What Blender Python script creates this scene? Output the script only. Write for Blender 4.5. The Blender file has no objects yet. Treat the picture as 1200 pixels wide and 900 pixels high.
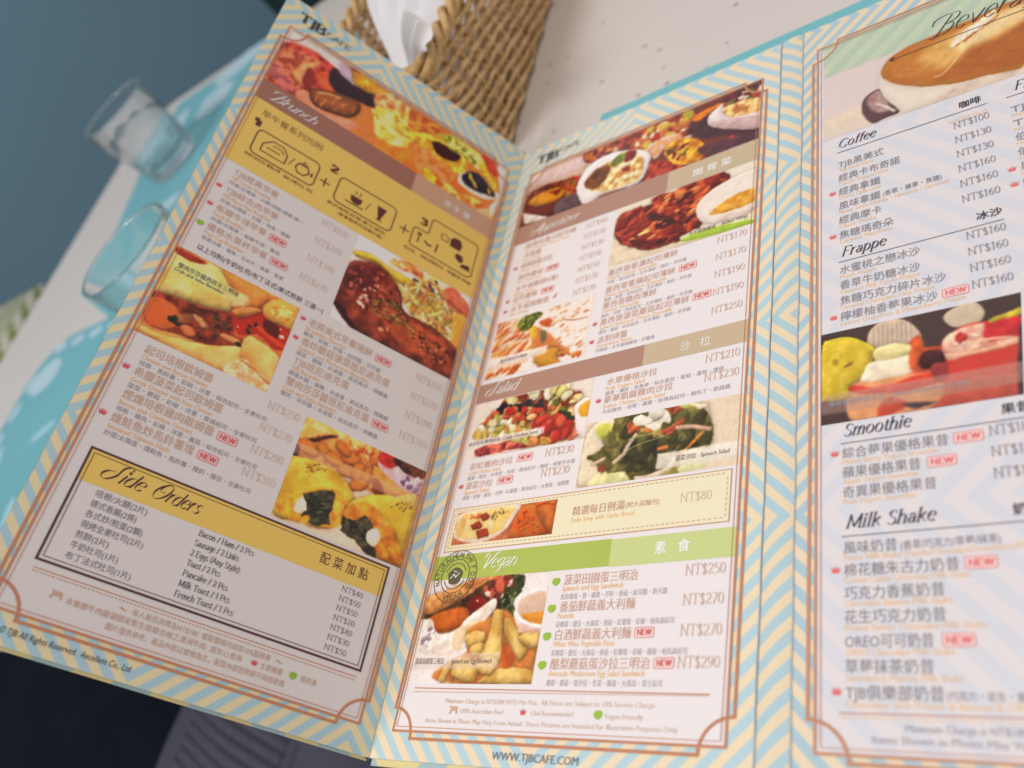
import bpy, bmesh, math, random
import numpy as np
from mathutils import Vector, Matrix

random.seed(7)
sc = bpy.context.scene
COL = sc.collection
CM = 0.01                                   # everything is laid out in centimetres

# ------------------------------------------------------------------ camera
cam_d = bpy.data.cameras.new("camera")
cam = bpy.data.objects.new("camera", cam_d)
COL.objects.link(cam)
CAM = Vector((0.23829514, -0.04328805, 0.22346824))
R3 = Matrix(((0.788618, -0.193857, -0.583525), (0.186812, -0.828604, 0.527748), (-0.585818, -0.525201, -0.617237)))
M4 = Matrix(((R3[0][0], -R3[0][1], -R3[0][2], CAM.x), (R3[1][0], -R3[1][1], -R3[1][2], CAM.y), (R3[2][0], -R3[2][1], -R3[2][2], CAM.z), (0, 0, 0, 1)))
cam.matrix_world = M4
cam_d.sensor_width = 36
cam_d.lens = 30.86
cam_d.clip_start = 0.01
cam_d.clip_end = 60
cam_d.dof.use_dof = True
cam_d.dof.focus_distance = 0.303
cam_d.dof.aperture_fstop = 8.2
cam_d.dof.aperture_blades = 0
sc.camera = cam

# ------------------------------------------------------------------ light
sc.view_settings.view_transform = 'Standard'
sc.view_settings.look = 'None'
sc.view_settings.exposure = 0
sc.view_settings.gamma = 1
world = bpy.data.worlds.new("World")
sc.world = world
world.use_nodes = True
wb = world.node_tree.nodes["Background"]
wb.inputs[0].default_value = (1.0, 0.95, 0.96, 1)
wb.inputs[1].default_value = 0.46

def area(name, loc, target, size, power, color):
    l = bpy.data.lights.new(name, 'AREA')
    l.shape = 'DISK'
    l.size = size
    l.energy = power
    l.color = color
    o = bpy.data.objects.new(name, l)
    COL.objects.link(o)
    o.location = loc
    o.rotation_euler = (Vector(target) - Vector(loc)).to_track_quat('-Z', 'Y').to_euler()
    return o

area("pendant_lamp", (0.30, -0.12, 1.15), (0.05, 0.14, 0), 0.40, 3.7, (1.0, 0.885, 0.85))
area("table_fill_light", (-0.75, -0.7, 2.0), (-0.6, 0.4, 0), 0.8, 27, (0.97, 0.97, 1.0))  # added fill, lifts the left of the table; no fixture known there
area("wall_fill_light", (-0.95, 1.9, 0.95), (-1.65, 1.5, -0.1), 0.5, 1.5, (0.95, 0.98, 1.0))  # added light that only brightens the wall, not an actual fitting

# ------------------------------------------------------------------ colour and material helpers
def lin(c):
    c = np.asarray(c, dtype=float) / 255.0
    return np.where(c <= 0.04045, c / 12.92, ((c + 0.055) / 1.055) ** 2.4)

WH = {'l': (186, 175, 175), 'm': (228, 215, 217), 'r': (224, 212, 215)}

PAPER = np.array((0.83, 0.782, 0.760))     # warm white coated stock

def ink(c, pan='m'):
    """paint colour that reads as c where white paper of that page reads as WH"""
    return tuple(np.clip(lin(c) / lin(WH[pan]) * PAPER, 0, 0.9))

MATS = {}
def mat(name, color, rough=0.5, spec=0.3, bump=None, var=0.0, vscale=30, metallic=0.0, sheen=0.0):
    if name in MATS:
        return MATS[name]
    m = bpy.data.materials.new(name)
    m.use_nodes = True
    nt = m.node_tree
    b = nt.nodes["Principled BSDF"]
    b.inputs["Base Color"].default_value = (*color, 1)
    b.inputs["Roughness"].default_value = rough
    b.inputs["Specular IOR Level"].default_value = spec
    b.inputs["Metallic"].default_value = metallic
    if sheen:
        b.inputs["Sheen Weight"].default_value = sheen
    tc = nt.nodes.new("ShaderNodeTexCoord")
    if var:
        n = nt.nodes.new("ShaderNodeTexNoise")
        n.inputs["Scale"].default_value = vscale
        n.inputs["Detail"].default_value = 5
        nt.links.new(tc.outputs["Object"], n.inputs["Vector"])
        mx = nt.nodes.new("ShaderNodeMix")
        mx.data_type = 'RGBA'
        mx.inputs["A"].default_value = (*[c * (1 - var) for c in color], 1)
        mx.inputs["B"].default_value = (*[min(1, c * (1 + var)) for c in color], 1)
        nt.links.new(n.outputs["Fac"], mx.inputs["Factor"])
        nt.links.new(mx.outputs["Result"], b.inputs["Base Color"])
    if bump:
        n2 = nt.nodes.new("ShaderNodeTexNoise")
        n2.inputs["Scale"].default_value = bump[0]
        n2.inputs["Detail"].default_value = 4
        nt.links.new(tc.outputs["Object"], n2.inputs["Vector"])
        bp = nt.nodes.new("ShaderNodeBump")
        bp.inputs["Strength"].default_value = bump[1]
        bp.inputs["Distance"].default_value = bump[2]
        nt.links.new(n2.outputs["Fac"], bp.inputs["Height"])
        nt.links.new(bp.outputs["Normal"], b.inputs["Normal"])
    MATS[name] = m
    return m

PR, PS = 0.30, 0.5          # coated paper gloss

def paper(name, c, pan='m', alpha=1.0):
    key = "print_%s_%s" % (name, pan)
    if key in MATS:
        return MATS[key]
    m = mat(key, ink(c, pan), PR, PS)
    if alpha < 1:
        nt = m.node_tree
        b = nt.nodes["Principled BSDF"]
        out = nt.nodes["Material Output"]
        t = nt.nodes.new("ShaderNodeBsdfTransparent")
        mx = nt.nodes.new("ShaderNodeMixShader")
        mx.inputs[0].default_value = alpha
        nt.links.new(t.outputs[0], mx.inputs[1])
        nt.links.new(b.outputs[0], mx.inputs[2])
        nt.links.new(mx.outputs[0], out.inputs[0])
    return m

def stripe_mat(name, pan, ca, cb, u0, v0=0.0, half=(7.5, 7.4), per=0.72, phase=0.0, noise=0.0):
    m = bpy.data.materials.new(name)
    m.use_nodes = True
    nt = m.node_tree
    b = nt.nodes["Principled BSDF"]
    b.inputs["Roughness"].default_value = PR
    b.inputs["Specular IOR Level"].default_value = PS
    tc = nt.nodes.new("ShaderNodeTexCoord")
    sx = nt.nodes.new("ShaderNodeSeparateXYZ")
    nt.links.new(tc.outputs["Object"], sx.inputs[0])
    def math_(op, a, bb=None):
        n = nt.nodes.new("ShaderNodeMath")
        n.operation = op
        for i, s in enumerate((a, bb)):
            if s is None:
                continue
            if isinstance(s, (int, float)):
                n.inputs[i].default_value = s
            else:
                nt.links.new(s, n.inputs[i])
        return n.outputs[0]
    u = math_('MULTIPLY', math_('ADD', sx.outputs[0], -u0 * CM), 100.0)
    v = math_('MULTIPLY', math_('ADD', sx.outputs[1], -v0 * CM), 100.0)
    s = math_('ADD', math_('PINGPONG', u, half[0]), math_('PINGPONG', v, half[1]))
    f = math_('FRACT', math_('ADD', math_('DIVIDE', s, per), phase))
    tri = math_('ABSOLUTE', math_('SUBTRACT', f, 0.5))
    mr = nt.nodes.new("ShaderNodeMapRange")
    mr.inputs["From Min"].default_value = 0.235
    mr.inputs["From Max"].default_value = 0.265
    nt.links.new(tri, mr.inputs["Value"])
    mx = nt.nodes.new("ShaderNodeMix")
    mx.data_type = 'RGBA'
    mx.inputs["A"].default_value = (*ink(ca, pan), 1)
    mx.inputs["B"].default_value = (*ink(cb, pan), 1)
    nt.links.new(mr.outputs["Result"], mx.inputs["Factor"])
    nt.links.new(mx.outputs["Result"], b.inputs["Base Color"])
    MATS[name] = m
    return m

# ------------------------------------------------------------------ object helpers
def link(o, parent=None):
    COL.objects.link(o)
    if parent is not None:
        o.parent = parent
    return o

def tag(o, label=None, cat=None, group=None, kind=None):
    if label: o['label'] = label
    if cat: o['category'] = cat
    if group: o['group'] = group
    if kind: o['kind'] = kind
    return o

def empty(name, loc, label, cat, group=None, rot=(0, 0, 0)):
    o = bpy.data.objects.new(name, None)
    o.empty_display_size = 0.02
    link(o)
    o.location = loc
    o.rotation_euler = rot
    return tag(o, label, cat, group)

def meshobj(name, verts, faces, m, parent=None, smooth=False, uvs=None):
    me = bpy.data.meshes.new(name)
    me.from_pydata([tuple(v) for v in verts], [], faces)
    if uvs is not None:
        l = me.uv_layers.new(name="UVMap")
        for i, lp in enumerate(me.loops):
            l.data[i].uv = uvs[lp.vertex_index]
    if smooth:
        me.polygons.foreach_set("use_smooth", [True] * len(me.polygons))
    me.materials.append(m)
    me.update()
    return link(bpy.data.objects.new(name, me), parent)

def bmobj(name, bm, m, parent=None, smooth=False):
    me = bpy.data.meshes.new(name)
    bmesh.ops.recalc_face_normals(bm, faces=bm.faces)
    bm.to_mesh(me)
    bm.free()
    if smooth:
        me.polygons.foreach_set("use_smooth", [True] * len(me.polygons))
    for mm in (m if isinstance(m, (list, tuple)) else [m]):
        me.materials.append(mm)
    return link(bpy.data.objects.new(name, me), parent)

ZL = 0.006                    # one print layer, cm
# ------------------------------------------------------------------ the three pages
menu = empty("folding_menu", (0, 0, 0), "open folding cafe menu with blue and cream chevron borders, its left page propped up", "menu")
TH = math.acos(0.3203227)
LEFT_O = (-4.335164, 0, 12.820632)
W1, W2, WS, W3 = 13.53, 13.80, 0.96, 13.6

st_l = stripe_mat("chevron_left", 'l', (200, 174, 140), (143, 166, 176), -2.4, phase=0.28)
st_m = stripe_mat("chevron_centre", 'm', (231, 206, 176), (178, 199, 208), -0.8, phase=0.05, per=0.76)
st_s = stripe_mat("chevron_spine", 'm', (229, 203, 173), (172, 194, 204), -14.6, phase=0.05, per=0.76)
st_r = stripe_mat("chevron_right", 'r', (223, 200, 174), (166, 186, 198), -0.5, phase=0.5, per=0.76)
edge_m = mat("page_edge", (0.78, 0.74, 0.68), 0.6, 0.2)

def panel(name, w, m, loc, roty, label, u_from=0.0, hh=30.0):
    bm = bmesh.new()
    nx, ny = 2, 2
    t = 0.09
    vs = [bm.verts.new((x * CM, y * CM, z * CM)) for z in (0, -t) for x, y in ((u_from, 0), (w, 0), (w, hh), (u_from, hh))]
    top = bm.faces.new(vs[:4])
    bot = bm.faces.new(vs[7:3:-1])
    for i in range(4):
        j = (i + 1) % 4
        f = bm.faces.new((vs[j], vs[i], vs[4 + i], vs[4 + j]))
        f.material_index = 1
    o = bmobj(name, bm, [m, edge_m], menu)
    o.location = Vector(loc) * CM
    o.rotation_euler = (0, roty, 0)
    tag(o, label)
    return o

PAN = {
    'l': panel("page", W1, st_l, LEFT_O, TH, "left page with brunch dishes and side orders, standing up"),
    'm': panel("page", W2 + 0.02, st_m, (0, 0, 0), 0, "middle page with appetizers, salads and vegan dishes", hh=29.82),
    'r': panel("page", W3, st_r, (14.77, 0, 0), math.acos(0.999907), "right page with coffee, frappes, smoothies and milk shakes", hh=29.82),
}
# gently bulging spine strip between the middle and right page
sv, sf = [], []
NS = 10
for j in range(2):
    for i in range(NS + 1):
        a = i / NS
        sv.append(((13.84 + 0.91 * a) * CM, 29.78 * j * CM, (0.085 * math.sin(math.pi * a) - 0.01) * CM))
for i in range(NS):
    sf.append((i, i + 1, NS + 2 + i, NS + 1 + i))
spine = meshobj("spine", sv, sf, st_s, menu, smooth=True)

for _x in (13.82, 14.775):
    V_, F_ = [], []
    for j in range(31):
        for dx in (-.018, .018):
            V_.append(((_x + dx + .012 * math.sin(j * 1.7)) * CM, j * CM, .028 * CM))
    for j in range(30):
        F_.append((2 * j, 2 * j + 1, 2 * j + 3, 2 * j + 2))
    meshobj("crease", V_, F_, mat("worn_crease", (.40, .42, .44), .6, .3), menu)
V_ = [((-.05) * CM, -.05 * CM, -.02 * CM), (.03 * CM, -.05 * CM, .004 * CM), (.03 * CM, 30 * CM, .004 * CM), (-.05 * CM, 30 * CM, -.02 * CM), (-.05 * CM, -.05 * CM, .12 * CM), (-.05 * CM, 30 * CM, .12 * CM)]
meshobj("fold", V_, [(0, 1, 2, 3), (4, 0, 3, 5)], mat("fold_teal", (.08, .14, .16), .5, .3), menu)

# leaves folded behind the pages
leafm = stripe_mat("chevron_back", 'm', (216, 196, 140), (160, 180, 184), 1.3, phase=0.3, per=2.4)
tealm = mat("teal_cover_print", ink((112, 176, 186), 'm'), PR, PS)
def slab(name, x0, y0, x1, y1, z0, z1, m, parent):
    bm = bmesh.new()
    bmesh.ops.create_cube(bm, size=1)
    for v in bm.verts:
        v.co = ((x0 + (v.co.x + .5) * (x1 - x0)) * CM, (y0 + (v.co.y + .5) * (y1 - y0)) * CM, (z0 + (v.co.z + .5) * (z1 - z0)) * CM)
    return bmobj(name, bm, m, parent)
slab("back_leaf", 0.06, -0.22, 29.5, 29.95, -0.20, -0.11, leafm, menu)
tag(slab("back_leaf", 4.4, 1.0, 30.5, 30.74, -0.36, -0.24, tealm, menu), "plain teal leaf showing along the top edge")
bl = slab("back_leaf", -0.02, -0.1, W1, 30.02, -0.2, -0.12, leafm, menu)
bl.location = Vector(LEFT_O) * CM
bl.rotation_euler = (0, TH, 0)

# ------------------------------------------------------------------ flat print builders (page coordinates in cm, u right, v up)
def poly(pan, name, pts, m, layer=1, label=None, parent=None):
    vs = [(x * CM, y * CM, layer * ZL * CM) for x, y in pts]
    o = meshobj(name, vs, [tuple(range(len(vs)))], m, PAN[pan])
    if sum(pts[i][0] * pts[(i + 1) % len(pts)][1] - pts[(i + 1) % len(pts)][0] * pts[i][1] for i in range(len(pts))) < 0:
        o.data.flip_normals()
    if label: o['label'] = label
    return o

def rect(pan, name, u0, v0, u1, v1, m, layer=1, label=None):
    return poly(pan, name, [(u0, v0), (u1, v0), (u1, v1), (u0, v1)], m, layer, label)

def ribbons(lines, z, dz=0.0):
    """lines: list of (points, widths); returns verts, faces of flat ribbons"""
    V, F = [], []
    for k, (pts, ws) in enumerate(lines):
        n = len(pts)
        if n < 2: continue
        closed = (abs(pts[0][0] - pts[-1][0]) + abs(pts[0][1] - pts[-1][1]) < 1e-6) and n > 3
        b = len(V)
        zz = z + dz * k
        for i in range(n):
            if closed and i in (0, n - 1):
                p0, p1 = pts[n - 2], pts[1]
            else:
                p0, p1 = pts[max(0, i - 1)], pts[min(n - 1, i + 1)]
            d1 = (pts[i][0] - p0[0], pts[i][1] - p0[1])
            d2 = (p1[0] - pts[i][0], p1[1] - pts[i][1])
            l1, l2 = math.hypot(*d1) or 1, math.hypot(*d2) or 1
            if i == 0 and not closed: d1, l1 = d2, l2
            if i == n - 1 and not closed: d2, l2 = d1, l1
            dx, dy = d1[0] / l1 + d2[0] / l2, d1[1] / l1 + d2[1] / l2
            l = math.hypot(dx, dy) or 1
            dx, dy = dx / l, dy / l
            c = abs(dx * d2[0] / l2 + dy * d2[1] / l2) if l2 else 1
            w = (ws[i] if hasattr(ws, '__len__') else ws) / 2 / max(c, 0.55)
            V.append(((pts[i][0] - dy * w) * CM, (pts[i][1] + dx * w) * CM, zz * CM))
            V.append(((pts[i][0] + dy * w) * CM, (pts[i][1] - dx * w) * CM, zz * CM))
        for i in range(n - 1):
            F.append((b + 2 * i + 1, b + 2 * i + 3, b + 2 * i + 2, b + 2 * i))
    return V, F

def stroke(pan, name, lines, m, layer=3, dz=0.0, label=None):
    V, F = ribbons(lines, layer * ZL, dz)
    o = meshobj(name, V, F, m, PAN[pan])
    if label: o['label'] = label
    return o

def arc(cx, cy, r, a0, a1, n=14):
    return [(cx + r * math.cos(math.radians(a0 + (a1 - a0) * i / n)), cy + r * math.sin(math.radians(a0 + (a1 - a0) * i / n))) for i in range(n + 1)]

COPPER = {'l': (166, 106, 78), 'm': (190, 124, 92), 'r': (192, 132, 104)}

def frame(pan, uo0, vo0, uo1, vo1, ui0, vi0, ui1, vi1, tl=True):
    m = paper("copper_line", COPPER[pan], pan)
    r = 1.0
    pts = arc(uo0, vo0, r, 90, 0) + arc(uo1, vo0, r, 180, 90) + arc(uo1, vo1, r, 270, 180) + arc(uo0, vo1, r, 0, -90)
    pts.append(pts[0])
    stroke(pan, "border_line", [(pts, 0.095)], m, 4)
    stroke(pan, "border_line", [([(ui0, vi0), (ui1, vi0), (ui1, vi1), (ui0, vi1), (ui0, vi0)], 0.075)], m, 5)
    e = 0.14
    stroke(pan, "border_line", [([(ui0 + e, vi0 + e), (ui1 - e, vi0 + e), (ui1 - e, vi1 - e), (ui0 + e, vi1 - e), (ui0 + e, vi0 + e)], 0.022)], m, 6)

def roundrect(u0, v0, u1, v1, r):
    p = arc(u1 - r, v1 - r, r, 90, 0, 5) + arc(u1 - r, v0 + r, r, 0, -90, 5) + arc(u0 + r, v0 + r, r, 270, 180, 5) + arc(u0 + r, v1 - r, r, 180, 90, 5)
    p.append(p[0])
    return p

# ------------------------------------------------------------------ lettering
# (a) East Asian and plain sans text: Blender's own built-in font, turned into flat mesh
PENDING = []
def text(pan, name, body, u0, v, u1, h, m, layer=4, bold=0.0, shear=0.0, track=1.0):
    c = bpy.data.curves.new(name, 'FONT')
    c.body = body.replace('．', '・')
    c.size = h * CM
    c.resolution_u = 2
    c.shear = shear
    c.space_character = track
    o = link(bpy.data.objects.new(name, c))
    PENDING.append((o, pan, name, u0, v, u1, layer, m, bold * h))

def flush_text():
    bpy.context.view_layer.update()
    dg = bpy.context.evaluated_depsgraph_get()
    for o, pan, name, u0, v, u1, layer, m, bold in PENDING:
        me = bpy.data.meshes.new_from_object(o.evaluated_get(dg))
        n = len(me.vertices)
        c = o.data
        bpy.data.objects.remove(o)
        bpy.data.curves.remove(c)
        if not n: continue
        co = np.empty(n * 3)
        me.vertices.foreach_get("co", co)
        co = co.reshape(-1, 3)
        x0, x1 = co[:, 0].min(), co[:, 0].max()
        s = (u1 - u0) * CM / (x1 - x0) if u1 is not None else 1.0
        co[:, 0] = (co[:, 0] - x0) * s + u0 * CM
        co[:, 1] += v * CM
        co[:, 2] = layer * ZL * CM
        me.vertices.foreach_set("co", co.ravel())
        if bold:                                  # heavier print: a second impression shifted by a hair
            fs = [tuple(p.vertices) for p in me.polygons]
            d = bold
            V = [(x, y, z) for x, y, z in co]
            F = list(fs)
            for k, (dx, dy) in enumerate(((d, 0), (-d, 0), (0, d))):
                b = len(V)
                V += [(x + dx * CM, y + dy * CM, z + (k + 1) * 4e-6) for x, y, z in co]
                F += [tuple(i + b for i in f) for f in fs]
            bpy.data.meshes.remove(me)
            me = bpy.data.meshes.new(name)
            me.from_pydata(V, [], F)
        me.materials.clear()
        me.materials.append(m)
        me.update()
        ob = bpy.data.objects.new(name, me)
        link(ob, PAN[pan])
    PENDING.clear()

# (b) serif and script letters drawn with a pen: skeleton strokes in tenths of an em
GL = {
 'a': (4.8, "c4,4 3,4.9 1.8,4.6 1.1,3.9|l3.7,3.6 3.7,.7 4.3,.1|c3.7,4 3.2,4.8|c3.7,3 1.8,2.5 .8,1.4 1.5,.1 2.8,.3 3.7,1.3"),
 'b': (5, "l1,7.5 1,.3|c1,3.8 2.4,5 3.9,4.2 4.3,2.5 3.8,.8 2.3,0 1,.8"),
 'c': (4.4, "c4,4 2.8,5 1.4,4.4 .7,2.5 1.4,.6 2.8,0 4.1,.9"),
 'd': (5.2, "L4.2,7.5 4.2,0|c4.2,3.9 3,5 1.4,4.4 .7,2.5 1.3,.5 2.7,0 4.2,1.1"),
 'e': (4.6, "l.9,2.8 4,2.8|c4,2.8 3.7,4.4 2.5,5 1.2,4.3 .7,2.5 1.3,.7 2.7,0 4,.9"),
 'f': (3.1, "c3.7,6.9 2.9,7.6 1.9,7 1.6,5.5|L1.6,5.5 1.6,0|l.6,4.9 2.9,4.9"),
 'g': (4.9, "c4.1,4.4 3,5 1.5,4.4 .8,2.8 1.4,1.2 2.6,.8 4.1,1.8|l4.1,4.9 4.1,-.8|c4.1,-.8 3.6,-2 2.3,-2.4 1,-1.8"),
 'h': (5.1, "L1,7.5 1,0|c1,3.6 2.3,4.9 3.6,4.6 4.1,3.3|L4.1,3.3 4.1,0"),
 'i': (2.5, "L1.2,4.9 1.2,0|d1.2,6.6"),
 'j': (2.6, "l1.4,4.9 1.4,-1|c1.4,-1 1,-2.2 0,-2.3|d1.4,6.6"),
 'k': (4.9, "L1,7.5 1,0|l4,4.9 1.1,2.1|l2,2.9 4.6,0"),
 'l': (2.5, "L1.2,7.5 1.2,0"),
 'm': (7.4, "L1,4.9 1,0|c1,3.6 2,4.9 3.2,4.7 3.7,3.4|L3.7,3.4 3.7,0|c3.7,3.6 4.8,4.9 6,4.7 6.4,3.4|L6.4,3.4 6.4,0"),
 'n': (5.1, "L1,4.9 1,0|c1,3.6 2.3,4.9 3.6,4.6 4.1,3.3|L4.1,3.3 4.1,0"),
 'o': (5, "c2.5,5 1.2,4.3 .7,2.5 1.2,.7 2.5,0 3.8,.7 4.3,2.5 3.8,4.3 2.5,5"),
 'p': (5.1, "L1,4.9 1,-2.3|c1,3.8 2.4,5 3.9,4.2 4.3,2.5 3.8,.8 2.3,0 1,.8"),
 'q': (5, "L4.2,4.9 4.2,-2.3|c4.2,4 3,5 1.4,4.4 .7,2.5 1.3,.5 2.7,0 4.2,1.1"),
 'r': (3.7, "L1,4.9 1,0|c1,3.2 2,4.8 3.4,4.7"),
 's': (3.9, "c3.4,4.1 2.2,5 1,4.2 1.3,3 2.8,2.2 3.4,1.1 2.3,0 .7,.8"),
 't': (3, "l1.4,6.4 1.4,1.2|c1.4,1.2 1.9,.1 2.9,.5|l.4,4.9 2.8,4.9"),
 'u': (5.2, "l1,4.9 1,1.6|c1,1.6 1.5,.2 2.8,.2 4.1,1.4|L4.1,4.9 4.1,0"),
 'v': (4.8, "l.5,4.9 2.4,0|l4.3,4.9 2.4,0"),
 'w': (6.8, "l.5,4.9 2,0|l3.4,4.9 2,0|l3.4,4.9 4.9,0|l6.3,4.9 4.9,0"),
 'x': (4.7, "l.7,4.9 4.1,0|l4.1,4.9 .6,0"),
 'y': (4.8, "l.5,4.9 2.5,.2|c4.3,4.9 2.5,.2 1.6,-1.8 .4,-2.2"),
 'z': (4.3, "l.7,4.9 3.6,4.9 .6,0 3.7,0"),
 'A': (7, "l.3,0 3.4,7.3|l3.4,7.3 6.7,0|l1.5,2.6 5.3,2.6"),
 'B': (6, "L1.2,7.2 1.2,0|c1.2,7.2 3.4,7.2 4.8,6.5 4.9,4.8 3.4,3.9 1.2,3.8|c1.2,3.8 3.8,3.8 5.3,2.9 5.4,1.1 3.9,.1 1.2,0"),
 'C': (6.6, "c6,5.9 4.8,7.1 3.2,7.2 1.4,6 .7,3.6 1.4,1.2 3.3,0 5,.2 6.1,1.5"),
 'D': (7.1, "L1.2,7.2 1.2,0|c1.2,7.2 3.6,7.2 5.6,6.2 6.4,3.6 5.6,1 3.6,0 1.2,0"),
 'E': (5.6, "L1.2,7.2 1.2,0|l1.2,7.2 5,7.2 5,6.3|l1.2,3.8 4.3,3.8|l1.2,0 5.3,0 5.3,1"),
 'F': (5.3, "L1.2,7.2 1.2,0|l1.2,7.2 5.1,7.2 5.1,6.2|l1.2,3.7 4.3,3.7"),
 'G': (7, "c6.1,5.9 4.8,7.1 3.2,7.2 1.4,6 .7,3.6 1.4,1.2 3.3,0 5,.2 6.2,1|l6.2,3.2 6.2,.8"),
 'H': (7.2, "L1.2,7.2 1.2,0|L6,7.2 6,0|l1.2,3.7 6,3.7"),
 'I': (2.8, "L1.4,7.2 1.4,0"),
 'J': (3.2, "L2,7.2 2,.8|c2,.8 1.5,-.8 .1,-1"),
 'K': (6.6, "L1.2,7.2 1.2,0|l5.7,7.2 1.3,3.1|l2.6,4.2 6.3,0"),
 'L': (5.4, "L1.2,7.2 1.2,0|l1.2,0 5,0 5.1,1.1"),
 'M': (8.3, "L1.2,7.2 1,0|l1.2,7.2 4.2,.6|l7,7.2 4.2,.6|L7,7.2 7.3,0"),
 'N': (7.3, "L1.2,7.2 1.2,0|l1.2,7.2 6,0|L6,7.2 6,0"),
 'O': (7.2, "c3.6,7.2 1.6,6.2 .7,3.6 1.6,1 3.6,0 5.6,1 6.5,3.6 5.6,6.2 3.6,7.2"),
 'P': (5.7, "L1.2,7.2 1.2,0|c1.2,7.2 3.6,7.2 5.1,6.3 5.1,4.4 3.6,3.4 1.2,3.4"),
 'R': (6.3, "L1.2,7.2 1.2,0|c1.2,7.2 3.5,7.2 4.9,6.4 4.9,4.6 3.5,3.7 1.2,3.7|l2.9,3.7 5.9,0"),
 'S': (5.2, "c4.5,6 3.3,7.2 1.6,6.9 1,5.4 1.9,4.2 3.7,3.2 4.6,1.7 3.7,.3 2.2,0 .7,1.2"),
 'T': (6.2, "L3.1,7.2 3.1,0|l.5,6.2 .5,7.2 5.7,7.2 5.7,6.2"),
 'U': (7, "l1,7.2 1,2.6|c1,2.6 1.8,.4 3.6,0 5.2,.5 6,2.6|l6,2.6 6,7.2"),
 'V': (6.6, "l.4,7.2 3.3,0|l6.2,7.2 3.3,0"),
 'W': (9, "l.4,7.2 2.8,0|l4.5,7.2 2.8,0|l4.5,7.2 6.6,0|l8.7,7.2 6.6,0"),
 'Y': (6.2, "l.5,7.2 3.1,3.6|l5.7,7.2 3.1,3.6|L3.1,3.6 3.1,0"),
 '0': (5, "c2.5,6.9 1.2,5.9 .7,3.5 1.2,1 2.5,0 3.8,1 4.3,3.5 3.8,5.9 2.5,6.9"),
 '1': (4, "L2.1,6.9 2.1,0|l.9,6 2.1,6.9"),
 '2': (4.9, "c.9,5.4 1.5,6.7 3,6.8 4,5.6 3.5,3.8 .7,0|l.7,0 4.3,0 4.4,.9"),
 '3': (4.8, "c.9,6 2.2,6.9 3.8,6.2 3.7,4.5 2,3.7|c2,3.7 3.7,3.5 4.3,2 3.4,.3 1.8,-.1 .7,.7"),
 '4': (5, "L3.5,6.9 3.5,0|l3.5,6.9 .5,2 4.7,2"),
 '5': (4.8, "l4,6.8 1.4,6.8 1.1,3.9|c1.1,3.9 2.5,4.3 3.9,3.5 4.2,1.9 3.2,.2 .8,.2"),
 '6': (4.9, "c3.9,6.7 2,5.9 .8,3.5 1,1 2.4,0 3.9,.8 4.1,2.7 2.9,4 1,2.9"),
 '7': (4.8, "l.6,6.8 4.4,6.8 1.7,0"),
 '8': (4.9, "c2.5,6.9 1.2,6.2 1.2,4.7 2.5,3.8 3.9,2.9 4.1,1.2 2.5,0 .8,1.2 1,2.9 2.5,3.8 3.7,4.7 3.7,6.2 2.5,6.9"),
 '9': (4.9, "c1,.2 2.9,1 4.1,3.4 3.9,5.9 2.5,6.9 1,6.1 .8,4.2 2,2.9 3.9,4"),
 '$': (5, "c4.2,5.6 3.2,6.7 1.6,6.5 1,5.1 1.9,4 3.5,3 4.3,1.7 3.4,.3 2,0 .7,1.1|l2.5,7.6 2.5,-.8"),
 '/': (3.8, "l.6,-.6 3.2,7.4"), '(': (3, "c2.3,7.6 1.1,5.6 .8,3 1.1,.6 2.3,-1.4"), ')': (3, "c.7,7.6 1.9,5.6 2.2,3 1.9,.6 .7,-1.4"),
 '.': (2.2, "d1.1,.3"), ',': (2.2, "l1.3,.6 .8,-1"), '&': (6, "c5.4,2.6 4.3,.4 2.2,0 .8,1.2 1.5,3.2 3.2,4.8 3.3,6.4 2.2,6.9 1.5,5.6 2.6,3.4 5.6,0"),
 # flourished capitals for the script headings
 '@S': (7.5, "c8.4,7.6 8,9 6.2,9.2 4.7,7.8 4.7,5.6 4.9,3.4 4,1.2 2,-.3 0,.3 -.8,2.2 .4,4.2 3,4.7"),
 '@O': (9, "c7.6,8.2 5,8.4 2.2,6.4 1.1,3.4 2,.8 4.2,-.2 6.8,1.4 8.2,4.6 7.6,7.6 5.6,8.8 3.4,7.6 2.6,5.4 3.8,3.8 6,4.2"),
 '@B': (8.2, "l5,8 3,0|c3,0 2,-.6 .6,.4|c-.4,5.4 -.6,7.4 1.4,8.6 4.4,8.6 7.4,8 7.6,5.9 5.4,4.5 4,4.3|c4,4.3 6.8,4.2 7.4,2.2 5.8,.2 3,-.1 2.2,.6"),
 '@V': (6.6, "c-.6,6 -.2,7.8 1.2,8.2 2.2,6.6 2.5,3 2.8,0|c2.8,0 5,4.2 6.4,7.4 7.8,8.6 8.6,7.8"),
 '@A': (8.4, "c-.4,1.2 .6,-.4 2.4,.4 4.8,4.4 7,8.6|l7,8.6 6.8,0|c-1,3.2 0,4.6 2.4,3.8 6,2.8 8.4,3.6"),
}

def crom(p, n=5):
    if len(p) < 3: return p
    closed = p[0] == p[-1]
    q = ([p[-2]] if closed else [p[0]]) + p + ([p[1]] if closed else [p[-1]])
    out = []
    for i in range(1, len(q) - 2):
        a, b, c, d = q[i - 1], q[i], q[i + 1], q[i + 2]
        for k in range(n):
            t = k / n
            out.append(tuple(0.5 * (2 * b[j] + (c[j] - a[j]) * t + (2 * a[j] - 5 * b[j] + 4 * c[j] - d[j]) * t * t + (3 * b[j] - a[j] - 3 * c[j] + d[j]) * t ** 3) for j in (0, 1)))
    out.append(p[-1])
    return out

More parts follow.
